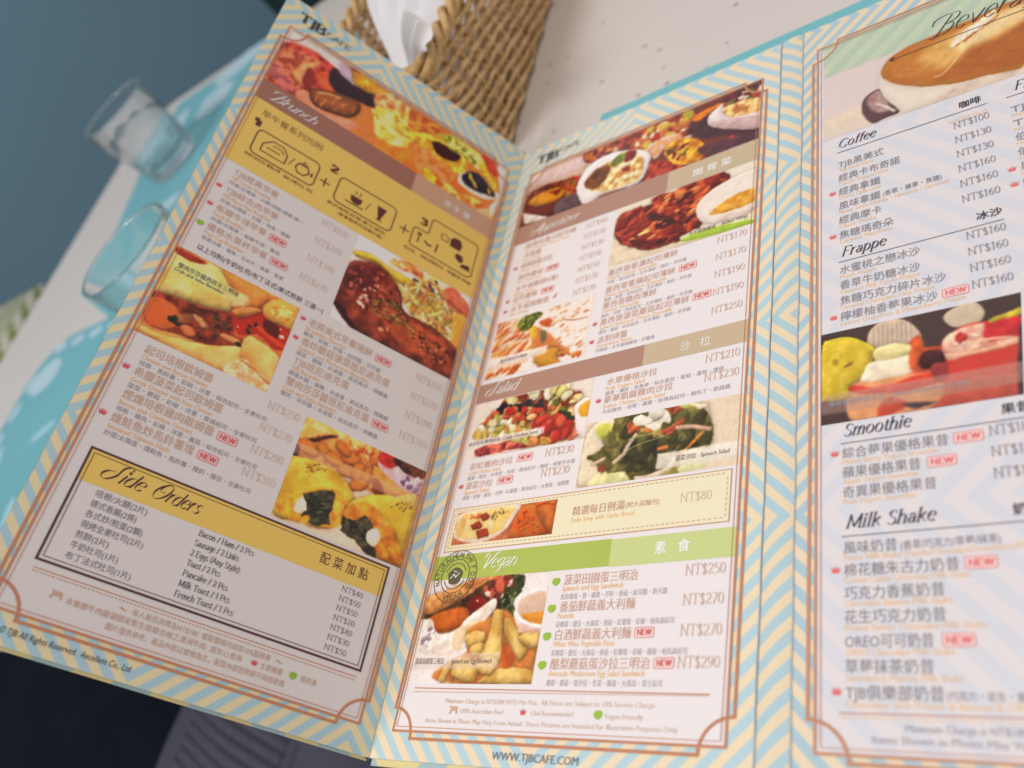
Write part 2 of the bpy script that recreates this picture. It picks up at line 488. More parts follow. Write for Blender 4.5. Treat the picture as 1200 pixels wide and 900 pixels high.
def pen(pan, name, body, u0, v, u1, h, m, layer=4, thick=0.9, thin=0.35, shear=0.0, serif=True, track=0.0, label=None):
    """h: height of a capital in cm; body characters or @X flourished capitals"""
    k = h / 7.2
    x = 0.0
    lines = []
    i = 0
    while i < len(body):
        ch = body[i]
        if ch == '@':
            ch = body[i:i + 2]
        i += len(ch)
        if ch == ' ':
            x += 3.0 + track
            continue
        adv, spec = GL[ch] if ch in GL else GL.get(ch.upper(), GL['o'])
        for part in spec.split('|'):
            kind = part[0]
            p = [tuple(float(t) for t in q.split(',')) for q in part[1:].split()]
            if kind == 'd':
                r = thick * 0.62
                cx, cy = p[0]
                pp = [(cx, cy - r), (cx, cy + r)]
                lines.append(([(x + a + b * shear, b) for a, b in pp], 2 * r))
                continue
            pp = crom(p) if kind == 'c' else p
            if kind != 'c' and len(pp) > 2:
                segs = [pp[j:j + 2] for j in range(len(pp) - 1)]
            else:
                segs = [pp]
            for sg in segs:
                ws = []
                for j in range(len(sg)):
                    a, b = sg[max(0, j - 1)], sg[min(len(sg) - 1, j + 1)]
                    dx, dy = b[0] - a[0], b[1] - a[1]
                    l = math.hypot(dx, dy) or 1
                    # broad nib held at a slant: down strokes thick, rising diagonals thin
                    s = abs(dy * math.cos(0.35) - dx * -math.sin(0.35)) / l
                    ws.append(thin + (thick - thin) * s ** (1.7 if serif else 2.6))
                lines.append(([(x + a + b * shear, b) for a, b in sg], ws))
            if serif and kind == 'L':
                for (a, b) in (p[0], p[-1]):
                    e = 0.95
                    lines.append(([(x + a - e + b * shear, b), (x + a + e + b * shear, b)], thin * 1.05))
        x += adv + track
    xs = [q[0] for l in lines for q in l[0]]
    x0, x1 = min(xs), max(xs)
    s = (u1 - u0) / (x1 - x0) if u1 is not None else k
    rx = s / k
    out = []
    for p, w in lines:
        w2 = [a * k * (0.5 + 0.5 * rx) for a in w] if hasattr(w, '__len__') else w * k * (0.5 + 0.5 * rx)
        out.append(([(u0 + (a - x0) * s, v + b * k) for a, b in p], w2))
    V, F = ribbons(out, layer * ZL, 0.0004)
    o = meshobj(name, V, F, m, PAN[pan])
    if label: o['label'] = label
    return o

# ------------------------------------------------------------------ printed food pictures, painted into small images by code
PPC = 46
_nrng = np.random.RandomState(11)
_GRID = _nrng.rand(257, 257)
def vnoise(X, Y):
    xi = np.floor(X).astype(int); yi = np.floor(Y).astype(int)
    fx = X - xi; fy = Y - yi
    fx = fx * fx * (3 - 2 * fx); fy = fy * fy * (3 - 2 * fy)
    a = _GRID[xi % 257, yi % 257]; b = _GRID[(xi + 1) % 257, yi % 257]
    c = _GRID[xi % 257, (yi + 1) % 257]; d = _GRID[(xi + 1) % 257, (yi + 1) % 257]
    return (a * (1 - fx) + b * fx) * (1 - fy) + (c * (1 - fx) + d * fx) * fy
def fbm(X, Y, s, seed=0, o=4):
    t = 0; a = 0.5; f = s
    for k in range(o):
        t = t + a * (vnoise(X * f + 37.1 * seed + 5.3 * k, Y * f + 17.7 * seed + 9.1 * k) - 0.5)
        a *= 0.55; f *= 2.1
    return t

class Pic:
    def __init__(s, u0, v0, u1, v1, base, seed=1, shear=0.0):
        s.b = (u0, v0, u1, v1)
        s.w, s.h = int((u1 - u0) * PPC), int((v1 - v0) * PPC)
        s.X, s.Y = np.meshgrid(u0 + (np.arange(s.w) + .5) / PPC, v0 + (np.arange(s.h) + .5) / PPC)
        s.I = np.ones((s.h, s.w, 3)) * np.array(base, float)
        s.n = seed
        s.rs = np.random.RandomState(seed)
    k = 1.0
    def _win(s, x0, y0, x1, y1):
        i0 = max(0, int((x0 - s.b[0]) * PPC)); i1 = min(s.w, int((x1 - s.b[0]) * PPC) + 2)
        j0 = max(0, int((y0 - s.b[1]) * PPC)); j1 = min(s.h, int((y1 - s.b[1]) * PPC) + 2)
        return (slice(j0, j1), slice(i0, i1)) if i1 > i0 and j1 > j0 else None
    def p(s, pts, col, soft=0.05, sm=True, warp=0.05, tex=0.22, ts=4.0, rim=0.0, rw=0.25, a=1.0, col2=None, wf=3.0, relief=None):
        """one soft-edged, mottled patch; col2 = second colour mixed in by the mottling; rim > 0 darkens towards the outline"""
        s.n += 1
        if sm and len(pts) > 3:
            pts = crom(list(pts) + [pts[0]], 4)[:-1]
        P = np.array(pts)
        g = soft + warp + 0.05
        w = s._win(P[:, 0].min() - g, P[:, 1].min() - g, P[:, 0].max() + g, P[:, 1].max() + g)
        if w is None: return s
        X0, Y0 = s.X[w], s.Y[w]
        X = X0 + warp * 2 * fbm(X0, Y0, wf, s.n); Y = Y0 + warp * 2 * fbm(X0, Y0, wf, s.n + 50)
        d = np.full(X.shape, 1e9); ins = np.zeros(X.shape, bool)
        for i in range(len(P)):
            ax, ay = P[i]; bx, by = P[(i + 1) % len(P)]
            ex, ey = bx - ax, by - ay
            t = np.clip(((X - ax) * ex + (Y - ay) * ey) / (ex * ex + ey * ey + 1e-12), 0, 1)
            d = np.minimum(d, (X - ax - t * ex) ** 2 + (Y - ay - t * ey) ** 2)
            c = (ay > Y) != (by > Y)
            ins ^= c & (X < (bx - ax) * (Y - ay) / (by - ay + 1e-12) + ax)
        d = np.sqrt(d) * np.where(ins, -1, 1)
        al = np.clip(0.5 - d / (2 * soft), 0, 1); al = (al * al * (3 - 2 * al) * a)[..., None]
        n1 = fbm(X0, Y0, ts, s.n + 7)[..., None]
        c = np.array(col, float) * np.ones(X.shape + (1,))
        if col2 is not None:
            k = np.clip(0.5 + n1 * 3.0, 0, 1)
            c = c * (1 - k) + np.array(col2, float) * k
        c = c * (1 + tex * n1 * 2)
        k = relief if relief is not None else (0.34 if rim else 0.10)
        if k and min(d.shape) > 2:
            gy_, gx_ = np.gradient(d)
            ln = np.hypot(gx_, gy_) + 1e-6
            k = k * s.k
            c = c * (1 + k * ((-.45 * gx_ + .9 * gy_) / ln * np.exp(-np.abs(d) / max(.05, rw * .6))))[..., None]
            if rim:                                # soft contact shadow on what lies below
                s.I[w] *= (1 - s.k * min(.30, rw * 1.6) * a * np.exp(-np.maximum(d, 0) / .06))[..., None]
        if rim:
            c = c * (1 - rim * np.exp(-np.maximum(-d, 0) / rw))[..., None]
        s.I[w] = s.I[w] * (1 - al) + c * al
        return s
    def e(s, cx, cy, rx, ry, ang, col, **k):
        ca, sa = math.cos(math.radians(ang)), math.sin(math.radians(ang))
        return s.p([(cx + rx * math.cos(t) * ca - ry * math.sin(t) * sa, cy + rx * math.cos(t) * sa + ry * math.sin(t) * ca) for t in np.linspace(0, 2 * math.pi, 11)[:-1]], col, **k)
    def sc(s, pts, n, r, cols, asp=1.6, ang=None, soft=0.02, rim=0.0, a=1.0, tex=0.2):
        P = np.array(pts)
        k = 0
        while k < n:
            x, y = s.rs.uniform(P[:, 0].min(), P[:, 0].max()), s.rs.uniform(P[:, 1].min(), P[:, 1].max())
            c = False
            for i in range(len(P)):
                ax, ay = P[i]; bx, by = P[(i + 1) % len(P)]
                if (ay > y) != (by > y) and x < (bx - ax) * (y - ay) / (by - ay) + ax: c = not c
            if not c: k += 0.2; continue
            k += 1
            rr = r * s.rs.uniform(0.5, 1.3)
            an = s.rs.uniform(0, 180) if ang is None else ang + s.rs.uniform(-25, 25)
            s.e(x, y, rr * asp ** .5, rr / asp ** .5, an, cols[s.rs.randint(len(cols))], soft=soft, warp=rr * .35, rim=rim, rw=rr * .5, a=a, tex=tex, relief=.28, wf=1.2 / max(rr, .05))
        return s
    def l(s, pts, w, col, soft=0.03, a=1.0, tex=.15):
        q = crom(list(pts), 4)
        L, Rr = [], []
        for i in range(len(q)):
            p0, p1 = q[max(0, i - 1)], q[min(len(q) - 1, i + 1)]
            dx, dy = p1[0] - p0[0], p1[1] - p0[1]; ll = math.hypot(dx, dy) or 1
            L.append((q[i][0] - dy / ll * w / 2, q[i][1] + dx / ll * w / 2)); Rr.append((q[i][0] + dy / ll * w / 2, q[i][1] - dx / ll * w / 2))
        return s.p(L + Rr[::-1], col, soft=soft, sm=False, warp=.02, a=a, tex=tex)
    def done(s, pan, label, layer=2, clip=None, grain=.75):
        c = np.clip(s.I, 0, 255)
        # organic edges: pull the pixels about by a fine noise, then add grain of the food
        dx = (0.07 * fbm(s.X, s.Y, 4.0, 71) + 0.04 * fbm(s.X, s.Y, 11.0, 72)) * PPC
        dy = (0.07 * fbm(s.X, s.Y, 4.0, 73) + 0.04 * fbm(s.X, s.Y, 11.0, 74)) * PPC
        dx, dy = dx * grain, dy * grain
        jj, ii = np.mgrid[0:s.h, 0:s.w]
        c = c[np.clip((jj + dy).round().astype(int), 0, s.h - 1), np.clip((ii + dx).round().astype(int), 0, s.w - 1)]
        for ax in (0, 1):
            c = (np.roll(c, 1, ax) + 2 * c + np.roll(c, -1, ax)) / 4
        gy = c.mean(2, keepdims=True)
        c = gy + (c - gy) * 0.91
        c = c * (1.0 + grain * 0.10 * fbm(s.X, s.Y, 5.0, s.n + 3)[..., None] + grain * 0.16 * fbm(s.X, s.Y, 13.0, s.n + 9, 2)[..., None])
        c = c * ((0.98, 0.90, 0.86) if pan == 'l' else (0.99, 0.95, 0.93))
        x_ = np.clip(c, 0, 255) / 255
        c = 255 * (x_ - (0.025 if pan != 'r' else .0) * np.sin(2 * math.pi * x_))
        alb = np.clip(lin(np.clip(c, 0, 250)) / lin(WH[pan]) * PAPER, 0, 0.92)
        # write as sRGB-encoded 8 bit
        e = np.where(alb <= 0.0031308, alb * 12.92, 1.055 * alb ** (1 / 2.4) - 0.055)
        img = bpy.data.images.new("printed_picture", s.w, s.h)
        px = np.ones((s.h, s.w, 4), np.float32); px[..., :3] = e
        img.pixels.foreach_set(px.ravel())
        img.update(); img.pack()
        m = bpy.data.materials.new("food_print")
        m.use_nodes = True
        nt = m.node_tree
        t = nt.nodes.new("ShaderNodeTexImage")
        t.image = img; t.interpolation = 'Cubic'; t.extension = 'EXTEND'
        b = nt.nodes["Principled BSDF"]
        b.inputs["Roughness"].default_value = PR - .04
        b.inputs["Specular IOR Level"].default_value = PS
        nt.links.new(t.outputs[0], b.inputs["Base Color"])
        u0, v0, u1, v1 = s.b
        pts = clip or [(u0, v0), (u1, v0), (u1, v1), (u0, v1)]
        uv = [((x - u0) / (u1 - u0), (y - v0) / (v1 - v0)) for x, y in pts]
        o = meshobj("food_picture", [(x * CM, y * CM, layer * ZL * CM) for x, y in pts], [tuple(range(len(pts)))], m, PAN[pan], uvs=uv)
        o['label'] = label
        return o

# brunch platter across the head of the left page
g = Pic(0.66, 24.5, 12.84, 28.14, (196, 120, 50), 3)
g.p([(0.67,26.97),(0.65,28.15),(2.22,28.64),(3.49,28.40),(4.12,27.56),(4.49,27.15),(3.72,26.96),(2.32,27.65),(1.34,27.48)], (206, 196, 198), soft=.12, tex=.06)
g.p([(3.18,27.87),(3.55,28.20),(4.23,27.41),(3.59,27.34)], (182, 160, 190), soft=.1, tex=.12)
g.p([(0.56,26.82),(1.08,27.40),(2.10,27.61),(3.17,27.53),(3.66,27.15),(4.30,26.99),(5.61,27.47),(5.38,26.63),(4.48,26.43),(3.28,25.47),(2.25,25.19),(2.32,24.65),(1.12,24.51),(0.62,24.99),(0.66,25.80)], (150, 38, 34), soft=.08, tex=.25, col2=(190, 72, 52))
g.p([(0.75,26.44),(1.19,27.09),(2.46,27.21),(2.19,25.84),(2.16,25.12),(1.57,24.91),(0.83,25.33)], (172, 74, 48), soft=.14, tex=.3, col2=(205, 120, 88))
g.p([(1.66,25.76),(1.94,26.73),(2.46,27.21),(2.26,26.46),(2.38,25.78),(2.16,25.43)], (214, 150, 92), soft=.12, tex=.25)
g.p([(0.60,25.35),(0.93,25.65),(1.66,25.29),(2.03,24.70),(1.59,24.55),(0.83,24.87)], (160, 80, 92), soft=.08, tex=.3, col2=(190, 100, 90))
g.p([(2.10,24.99),(2.57,25.24),(3.09,24.69),(3.66,25.02),(5.12,25.16),(4.24,24.29),(2.37,24.53)], (226, 138, 108), soft=.08, tex=.15)
g.p([(2.52,26.37),(3.01,26.97),(3.57,26.35),(3.25,25.91),(2.86,26.04)], (214, 88, 40), soft=.12, tex=.3)
g.p([(2.07,26.37),(2.30,26.66),(2.64,26.01),(2.46,25.54),(2.12,25.55)], (130, 40, 26), soft=.08)
g.p([(3.13,27.49),(3.59,27.34),(4.22,27.24),(5.04,27.31),(5.61,27.47),(5.43,26.67),(4.60,26.44),(3.74,26.18),(3.26,26.40),(3.01,26.97)], (62, 26, 42), soft=.08, tex=.4, col2=(34, 20, 36))
g.p([(3.68,28.16),(4.14,28.24),(4.88,28.24),(5.70,28.21),(5.74,27.66),(5.04,27.31),(4.27,27.28),(4.01,27.71)], (228, 160, 30), soft=.05, tex=.2, rim=.35, col2=(240, 186, 40))
g.p([(3.73,28.20),(4.51,28.24),(3.93,27.97)], (140, 40, 30), soft=.05)
g.p([(2.57,25.40),(2.94,25.80),(3.94,26.28),(4.73,26.40),(4.91,26.00),(4.61,25.28),(3.70,24.90),(2.94,24.80)], (176, 106, 54), soft=.05, tex=.3, rim=.55, rw=.22, col2=(150, 84, 40))
for k in range(7):
    pass
g.sc([(2.72,25.45),(4.66,26.26),(4.74,25.62),(3.26,24.84)], 26, .10, [(120, 66, 34), (200, 130, 66)], asp=5, ang=80, a=.6)
g.l([(2.91,25.54),(3.39,25.84),(3.91,26.01)], .09, (214, 160, 104), soft=.06)
g.p([(5.51,26.80),(6.22,27.51),(7.15,27.57),(7.59,26.04),(7.40,25.11),(6.45,25.22),(5.97,25.31)], (226, 200, 74), soft=.07, tex=.35, col2=(240, 226, 140), ts=3)
g.sc([(5.51,26.80),(6.24,27.43),(7.17,27.49),(7.59,26.04),(6.45,25.22),(5.97,25.31)], 46, .2, [(238, 222, 136), (200, 160, 40), (228, 200, 86), (172, 130, 30)], asp=2.2, soft=.08, a=.8)
g.p([(5.29,27.52),(6.11,28.13),(7.03,27.99),(6.97,27.63),(6.23,27.21),(5.48,26.88)], (200, 120, 50), soft=.08, col2=(240, 200, 150))
g.p([(6.02,25.16),(6.89,25.28),(7.86,25.66),(8.35,24.79),(7.71,24.59),(6.23,24.47)], (224, 160, 50), soft=.07, tex=.3, col2=(190, 100, 30))
g.p([(7.00,28.07),(7.71,28.15),(8.76,28.19),(8.65,27.39),(7.49,26.65)], (190, 96, 46), soft=.08, tex=.3, col2=(226, 150, 60))
g.p([(7.49,26.65),(8.65,27.39),(9.49,27.96),(10.41,27.67),(10.62,26.22),(10.20,25.91),(9.06,25.92),(8.31,26.02),(7.81,26.11)], (220, 150, 40), soft=.08, tex=.35, col2=(240, 190, 60))
g.p([(7.88,25.87),(8.33,26.23),(9.35,26.04),(10.93,25.67),(11.76,25.70),(12.06,25.15),(11.68,24.68),(10.54,24.62),(9.43,24.57),(8.48,24.61)], (224, 170, 96), soft=.08, tex=.35, col2=(196, 90, 30))
g.p([(8.65,25.11),(9.13,25.10),(9.48,24.69),(8.95,24.59)], (222, 196, 30), soft=.05)
g.p([(8.63,26.87),(9.13,27.16),(10.22,27.11),(9.89,26.46),(9.01,26.37)], (84, 30, 34), soft=.05, tex=.4, col2=(50, 22, 30))
g.p([(8.79,27.50),(9.63,28.07),(10.84,28.00),(11.59,27.77),(11.42,27.03),(10.54,27.16),(9.85,27.23)], (196, 190, 70), soft=.07, tex=.4, col2=(226, 214, 120))
g.sc([(8.94,27.52),(9.65,27.99),(11.42,27.74),(11.24,27.09),(9.90,27.06)], 30, .12, [(150, 150, 40), (230, 224, 130), (110, 120, 40)], soft=.04)
g.p([(10.48,26.12),(11.18,26.65),(12.44,26.40),(12.83,26.19),(11.98,25.48),(10.83,25.41),(10.45,25.61)], (232, 214, 206), soft=.05, tex=.05)
g.p([(10.62,26.22),(11.32,26.76),(12.50,26.15),(12.07,25.79),(11.11,25.61),(10.65,25.76)], (40, 32, 50), soft=.05, tex=.4)
g.sc([(10.64,26.14),(11.20,26.57),(12.17,26.10),(11.39,25.82)], 10, .1, [(220, 170, 40), (70, 50, 90)], asp=3, ang=-30)
g.p([(11.24,27.40),(11.70,27.65),(12.43,26.79),(12.48,26.23),(11.95,26.63),(11.46,26.86)], (206, 130, 40), soft=.04, col2=(230, 200, 50))
g.p([(11.19,27.97),(11.81,28.25),(12.26,27.87),(12.31,27.30),(11.90,27.19),(11.53,27.62)], (198, 66, 42), soft=.06, tex=.3)
g.p([(12.20,28.13),(12.82,28.10),(12.92,26.55),(12.65,24.81),(12.39,25.19),(12.70,26.39)], (224, 208, 200), soft=.05, tex=.05)
g.p([(8.35,24.51),(9.43,24.57),(10.54,24.62),(11.70,24.60),(12.53,25.30),(12.73,24.48),(11.88,23.89),(10.22,24.02),(8.65,23.99)], (232, 212, 196), soft=.06, tex=.08, a=.5)
g.p([(9.35,24.88),(10.10,25.06),(11.88,25.21),(11.94,24.97),(11.54,24.58),(10.56,24.55),(9.50,24.61)], (214, 110, 34), soft=.05, tex=.4, col2=(236, 170, 80))
g.done('l', "printed picture of sausage, bacon and scrambled eggs")

# steak in brown sauce
g = Pic(6.9, 15.22, 12.79, 19.7, (226, 214, 216), 5)
g.p([(7.05,18.84),(7.92,19.02),(9.36,18.78),(10.51,19.70),(11.45,19.60),(12.65,19.24),(13.13,17.02),(10.75,16.97),(8.28,18.67),(7.06,18.56)], (230, 200, 110), soft=.06, tex=.2, col2=(240, 222, 160))
g.p([(7.05,18.84),(7.75,19.01),(8.80,18.91),(10.02,18.90),(9.77,18.55),(9.12,18.43),(8.09,18.74),(7.06,18.56)], (226, 186, 50), soft=.05, tex=.15, rim=.2)
g.p([(8.58,19.36),(9.26,19.70),(10.18,19.59),(10.20,19.21),(9.58,19.21),(8.75,19.07)], (206, 106, 46), soft=.06, tex=.4, col2=(236, 170, 110))
g.sc([(9.33,18.28),(10.43,19.35),(11.56,19.17),(12.36,17.90),(12.24,16.98),(11.20,17.23),(9.84,17.73)], 150, .16, [(240, 212, 120), (222, 180, 70), (248, 234, 180), (206, 140, 70)], asp=3.2, soft=.025, rim=.2)
g.p([(11.26,19.28),(11.78,19.71),(12.65,19.24),(12.75,18.51),(11.70,18.67)], (206, 130, 90), soft=.06, tex=.2, col2=(180, 80, 60))
g.l([(11.63,18.92),(12.21,18.78),(12.83,18.56)], .12, (150, 66, 50), soft=.05)
g.p([(12.14,18.35),(12.75,18.51),(13.02,16.40),(12.30,17.11)], (222, 160, 60), soft=.05, tex=.2)
g.sc([(9.63,19.05),(10.91,19.56),(11.27,18.90),(10.22,18.83)], 14, .09, [(70, 70, 90), (200, 90, 60), (120, 110, 60)], soft=.03)
g.p([(6.91,16.05),(6.93,17.71),(7.07,18.27),(7.55,18.58),(8.25,18.75),(9.04,18.39),(9.55,17.84),(9.90,17.21),(11.20,17.23),(12.34,16.95),(12.70,16.60),(12.81,15.20),(11.96,15.11),(10.42,15.16),(8.30,15.19)], (124, 46, 34), soft=.04, tex=.35, rim=.35, rw=.3, col2=(152, 68, 44), ts=2.5)
g.p([(6.91,16.05),(7.34,15.95),(8.36,15.23),(10.44,15.12),(11.97,15.07),(11.86,14.88),(8.32,15.11),(6.98,15.83)], (50, 18, 22), soft=.05, tex=.2)
g.p([(6.86,17.66),(7.46,18.34),(8.14,18.29),(8.06,17.49),(7.20,16.86)], (96, 36, 34), soft=.12, tex=.4)
g.sc([(6.90,17.79),(8.02,18.70),(9.33,17.99),(9.45,17.31),(8.24,16.40),(7.11,16.90)], 70, .09, [(170, 90, 70), (84, 26, 24), (140, 60, 44)], soft=.03, asp=2)
g.p([(9.45,16.21),(10.75,16.97),(12.23,16.70),(11.75,15.89),(10.48,15.54)], (174, 84, 42), soft=.15, tex=.3, a=.8)
g.sc([(8.39,16.95),(9.35,17.63),(10.07,16.94),(10.84,16.65),(10.64,16.17),(9.54,16.44),(8.49,16.37)], 190, .05, [(120, 110, 50), (90, 84, 40), (160, 130, 70), (80, 50, 30)], soft=.015, asp=1.5)
g.sc([(7.67,17.15),(8.52,17.87),(8.14,16.43),(7.55,16.53)], 16, .06, [(236, 200, 196), (220, 170, 160)], asp=3, soft=.03)
g.sc([(9.02,15.96),(9.49,16.05),(10.98,15.55),(11.90,15.97),(12.03,16.77),(10.77,15.70)], 12, .05, [(236, 170, 130), (220, 180, 170)], asp=3, soft=.03)
g.e(*[(7.96,16.50)][0], .16, .07, -10, (240, 210, 200), soft=.04); g.e(*[(9.14,15.85)][0], .12, .08, 0, (236, 150, 110), soft=.05)
g.sc([(10.67,16.64),(12.07,16.61),(12.47,16.47),(12.37,15.51),(11.20,15.40)], 50, .07, [(96, 40, 30), (180, 100, 70), (70, 26, 24)], soft=.03)
g.done('l', "printed picture of a steak in brown sauce")

# crab and salsa sandwich
g = Pic(0.68, 10.94, 5.74, 14.92, (222, 170, 90), 8)
g.p([(0.60,14.82),(2.56,14.82),(3.73,14.70),(5.70,14.88),(5.82,13.68),(5.68,12.46),(4.49,12.28),(2.11,11.55),(0.59,11.59)], (206, 110, 50), soft=.1, tex=.3)
g.p([(0.62,14.75),(1.58,14.87),(2.86,14.76),(3.37,14.15),(3.32,13.37),(2.50,13.04),(1.08,12.82),(0.60,12.61),(0.61,13.66)], (226, 196, 96), soft=.07, tex=.15, rim=.25, rw=.3, col2=(236, 216, 140), ts=1.6)
g.p([(0.60,14.82),(1.79,14.84),(1.74,14.64),(0.92,14.52)], (150, 44, 24), soft=.06)
g.p([(2.56,14.82),(3.53,14.84),(4.41,14.78),(4.35,14.16),(3.89,13.88),(3.18,14.28)], (226, 140, 60), soft=.1, tex=.15, rim=.15)
g.p([(3.35,14.21),(3.76,14.22),(3.87,13.95),(3.36,13.64)], (232, 180, 120), soft=.06)
g.p([(0.60,12.61),(1.34,12.82),(2.53,12.98),(3.40,13.34),(3.73,13.20),(3.84,12.54),(4.44,12.41),(3.38,11.65),(2.24,11.55),(0.89,11.46)], (94, 32, 22), soft=.07, tex=.4, col2=(140, 54, 30))
g.p([(0.53,12.17),(1.06,12.57),(1.78,12.37),(1.86,11.71),(1.04,11.40)], (214, 110, 44), soft=.07, tex=.35, col2=(190, 84, 30))
g.p([(1.63,12.12),(2.23,12.56),(2.86,12.46),(2.88,12.23),(2.33,12.30),(1.96,11.93)], (150, 90, 50), soft=.05, tex=.3)
g.e(*[(2.54,12.43)][0], .32, .13, -25, (226, 160, 110), rim=.3, rw=.1); g.e(*[(2.32,11.83)][0], .3, .2, -15, (220, 120, 70), rim=.3, rw=.1)
g.sc([(1.47,12.03),(2.01,12.12),(2.01,11.80),(1.60,11.87)], 8, .1, [(30, 26, 20), (54, 40, 24)], soft=.03)
g.sc([(2.77,12.88),(3.43,13.27),(3.73,12.48),(3.18,12.16)], 16, .1, [(60, 30, 20), (120, 60, 30), (90, 60, 30)], soft=.03)
g.p([(3.46,13.37),(3.89,13.88),(4.52,14.09),(5.32,13.89),(5.82,13.68),(5.90,13.06),(5.44,12.73),(4.58,12.97),(3.95,12.61)], (196, 50, 24), soft=.06, tex=.35, col2=(160, 30, 18))
g.p([(3.43,13.44),(3.88,13.91),(4.46,14.05),(4.13,13.61),(3.70,13.27)], (224, 140, 70), soft=.05, rim=.2)
g.p([(4.65,13.75),(5.24,13.68),(5.33,13.24),(4.82,13.27)], (90, 24, 18), soft=.05)
g.e(*[(5.47,13.35)][0], .1, .08, 0, (250, 214, 200), soft=.03); g.e(*[(5.33,13.65)][0], .06, .05, 0, (246, 190, 170), soft=.03); g.e(*[(3.84,12.91)][0], .05, .04, 0, (250, 200, 170), soft=.02)
g.l([(4.46,13.30),(5.01,13.13),(5.86,12.96)], .16, (206, 66, 26), soft=.05)
g.sc([(4.08,13.00),(4.44,13.54),(4.42,13.20),(4.29,12.80)], 8, .07, [(36, 44, 24)], soft=.02)
g.p([(4.41,14.19),(4.82,14.86),(5.70,14.88),(5.75,13.89),(5.20,13.82),(4.62,13.81)], (232, 190, 90), soft=.06, tex=.3, col2=(220, 150, 60), rim=.15)
g.sc([(4.60,14.47),(5.42,14.62),(5.50,13.99),(4.89,14.06)], 20, .13, [(240, 206, 120), (214, 150, 50)], soft=.05)
g.p([(0.55,11.26),(1.60,11.26),(3.11,11.66),(4.24,12.21),(4.46,11.79),(4.04,10.95),(0.75,10.92)], (228, 166, 84), soft=.05, tex=.08, rim=.12, col2=(236, 186, 110), ts=1.2)
g.e(*[(3.80,12.29)][0], .42, .14, 5, (224, 140, 80), rim=.2, rw=.08); g.e(*[(4.12,12.26)][0], .16, .09, 5, (40, 40, 24), soft=.03)
g.p([(4.28,12.64),(4.71,12.80),(5.66,12.53),(5.81,11.90),(5.74,11.32),(4.41,11.76)], (230, 168, 82), soft=.04, tex=.08, rim=.15, col2=(238, 190, 116), ts=1.2)
g.p([(4.41,11.76),(5.01,11.62),(5.66,11.35),(5.66,10.97),(4.04,10.95)], (226, 168, 110), soft=.07, col2=(240, 206, 170))
g.l([(4.43,11.70),(5.03,11.56),(5.68,11.29)], .06, (170, 90, 40), soft=.04)
g.p([(0.7, 13.78), (3.75, 13.78), (3.75, 14.32), (0.7, 14.32)], (228, 210, 150), sm=False, warp=0, a=.55, tex=0, soft=.02)
g.done('l', "printed picture of a crab and salsa sandwich")

# rolled omelettes with seaweed
g = Pic(7.48, 6.62, 12.82, 10.76, (224, 196, 180), 12)
g.p([(7.42,10.62),(8.16,10.90),(10.68,10.73),(12.83,10.81),(12.76,9.57),(11.64,9.17),(10.91,8.93),(9.24,9.28),(7.46,9.00),(7.44,9.68)], (206, 120, 50), soft=.07, tex=.3, col2=(226, 150, 70))
g.p([(7.54,10.68),(8.22,10.94),(10.02,10.75),(9.63,10.48),(8.34,10.35),(7.57,9.74)], (232, 176, 80), soft=.06, tex=.12, col2=(240, 200, 130))
g.p([(7.49,9.55),(7.93,10.00),(8.81,10.57),(8.72,10.37),(7.87,9.73),(7.54,9.19)], (70, 26, 20), soft=.05)
g.p([(7.38,9.42),(7.64,9.54),(7.65,9.09),(7.45,8.92)], (44, 20, 26), soft=.04)
for cx, cy, rx, ry, an in ((250, 220, .45, .3, -10), (340, 240, .4, .25, -30), (400, 290, .42, .26, 0), (500, 290, .4, .3, 20), (470, 360, .42, .26, 10), (540, 370, .3, .42, 0), (590, 400, .22, .55, -10), (530, 440, .4, .24, 30), (450, 230, .4, .2, -30)):
    ux, uy = (cx, cy)
    px = [(5.92,10.27),(6.53,10.58),(6.16,9.61)]
    x = px[0][0] + (px[1][0] - px[0][0]) * cx / 100 + (px[2][0] - px[0][0]) * cy / 100
    y = px[0][1] + (px[1][1] - px[0][1]) * cx / 100 + (px[2][1] - px[0][1]) * cy / 100
    g.e(x, y, rx, ry, an, (232, 150, 60), rim=.4, rw=.12, col2=(222, 120, 40), soft=.04)
g.sc([(9.38,10.52),(10.02,10.75),(10.84,10.72),(10.66,10.24),(9.72,10.20)], 24, .12, [(214, 120, 40), (190, 80, 30), (240, 180, 110)], soft=.04)
g.p([(10.61,9.89),(10.96,10.05),(12.74,9.64),(12.70,9.46),(11.05,8.99)], (226, 150, 60), soft=.04, rim=.2)
g.p([(10.72,10.59),(11.13,10.86),(12.83,10.81),(12.82,10.24),(12.74,9.64),(11.99,9.63),(11.26,9.87),(10.78,10.13)], (206, 176, 190), soft=.04, tex=.2)
g.p([(10.71,10.62),(11.13,10.86),(11.68,10.70),(11.32,10.22),(10.81,10.30)], (180, 40, 26), soft=.05, tex=.35)
g.p([(11.34,10.71),(12.75,10.78),(12.70,10.35),(11.78,10.34)], (56, 30, 26), soft=.05, tex=.4, col2=(100, 50, 30))
g.sc([(11.27,10.11),(12.65,10.24),(12.60,9.82),(11.78,9.78)], 14, .13, [(110, 90, 120), (220, 200, 210), (150, 130, 160)], soft=.04)
g.p([(10.72,9.55),(11.04,9.53),(11.33,9.11),(10.91,8.93)], (120, 56, 30), soft=.04)
g.p([(7.34,8.72),(7.78,9.13),(8.42,9.21),(9.26,9.21),(9.93,8.81),(10.37,8.17),(9.94,7.84),(9.91,7.24),(9.30,6.85),(8.45,6.79),(7.46,6.80)], (222, 178, 42), soft=.04, tex=.15, rim=.28, rw=.3, col2=(232, 196, 70), ts=1.8)
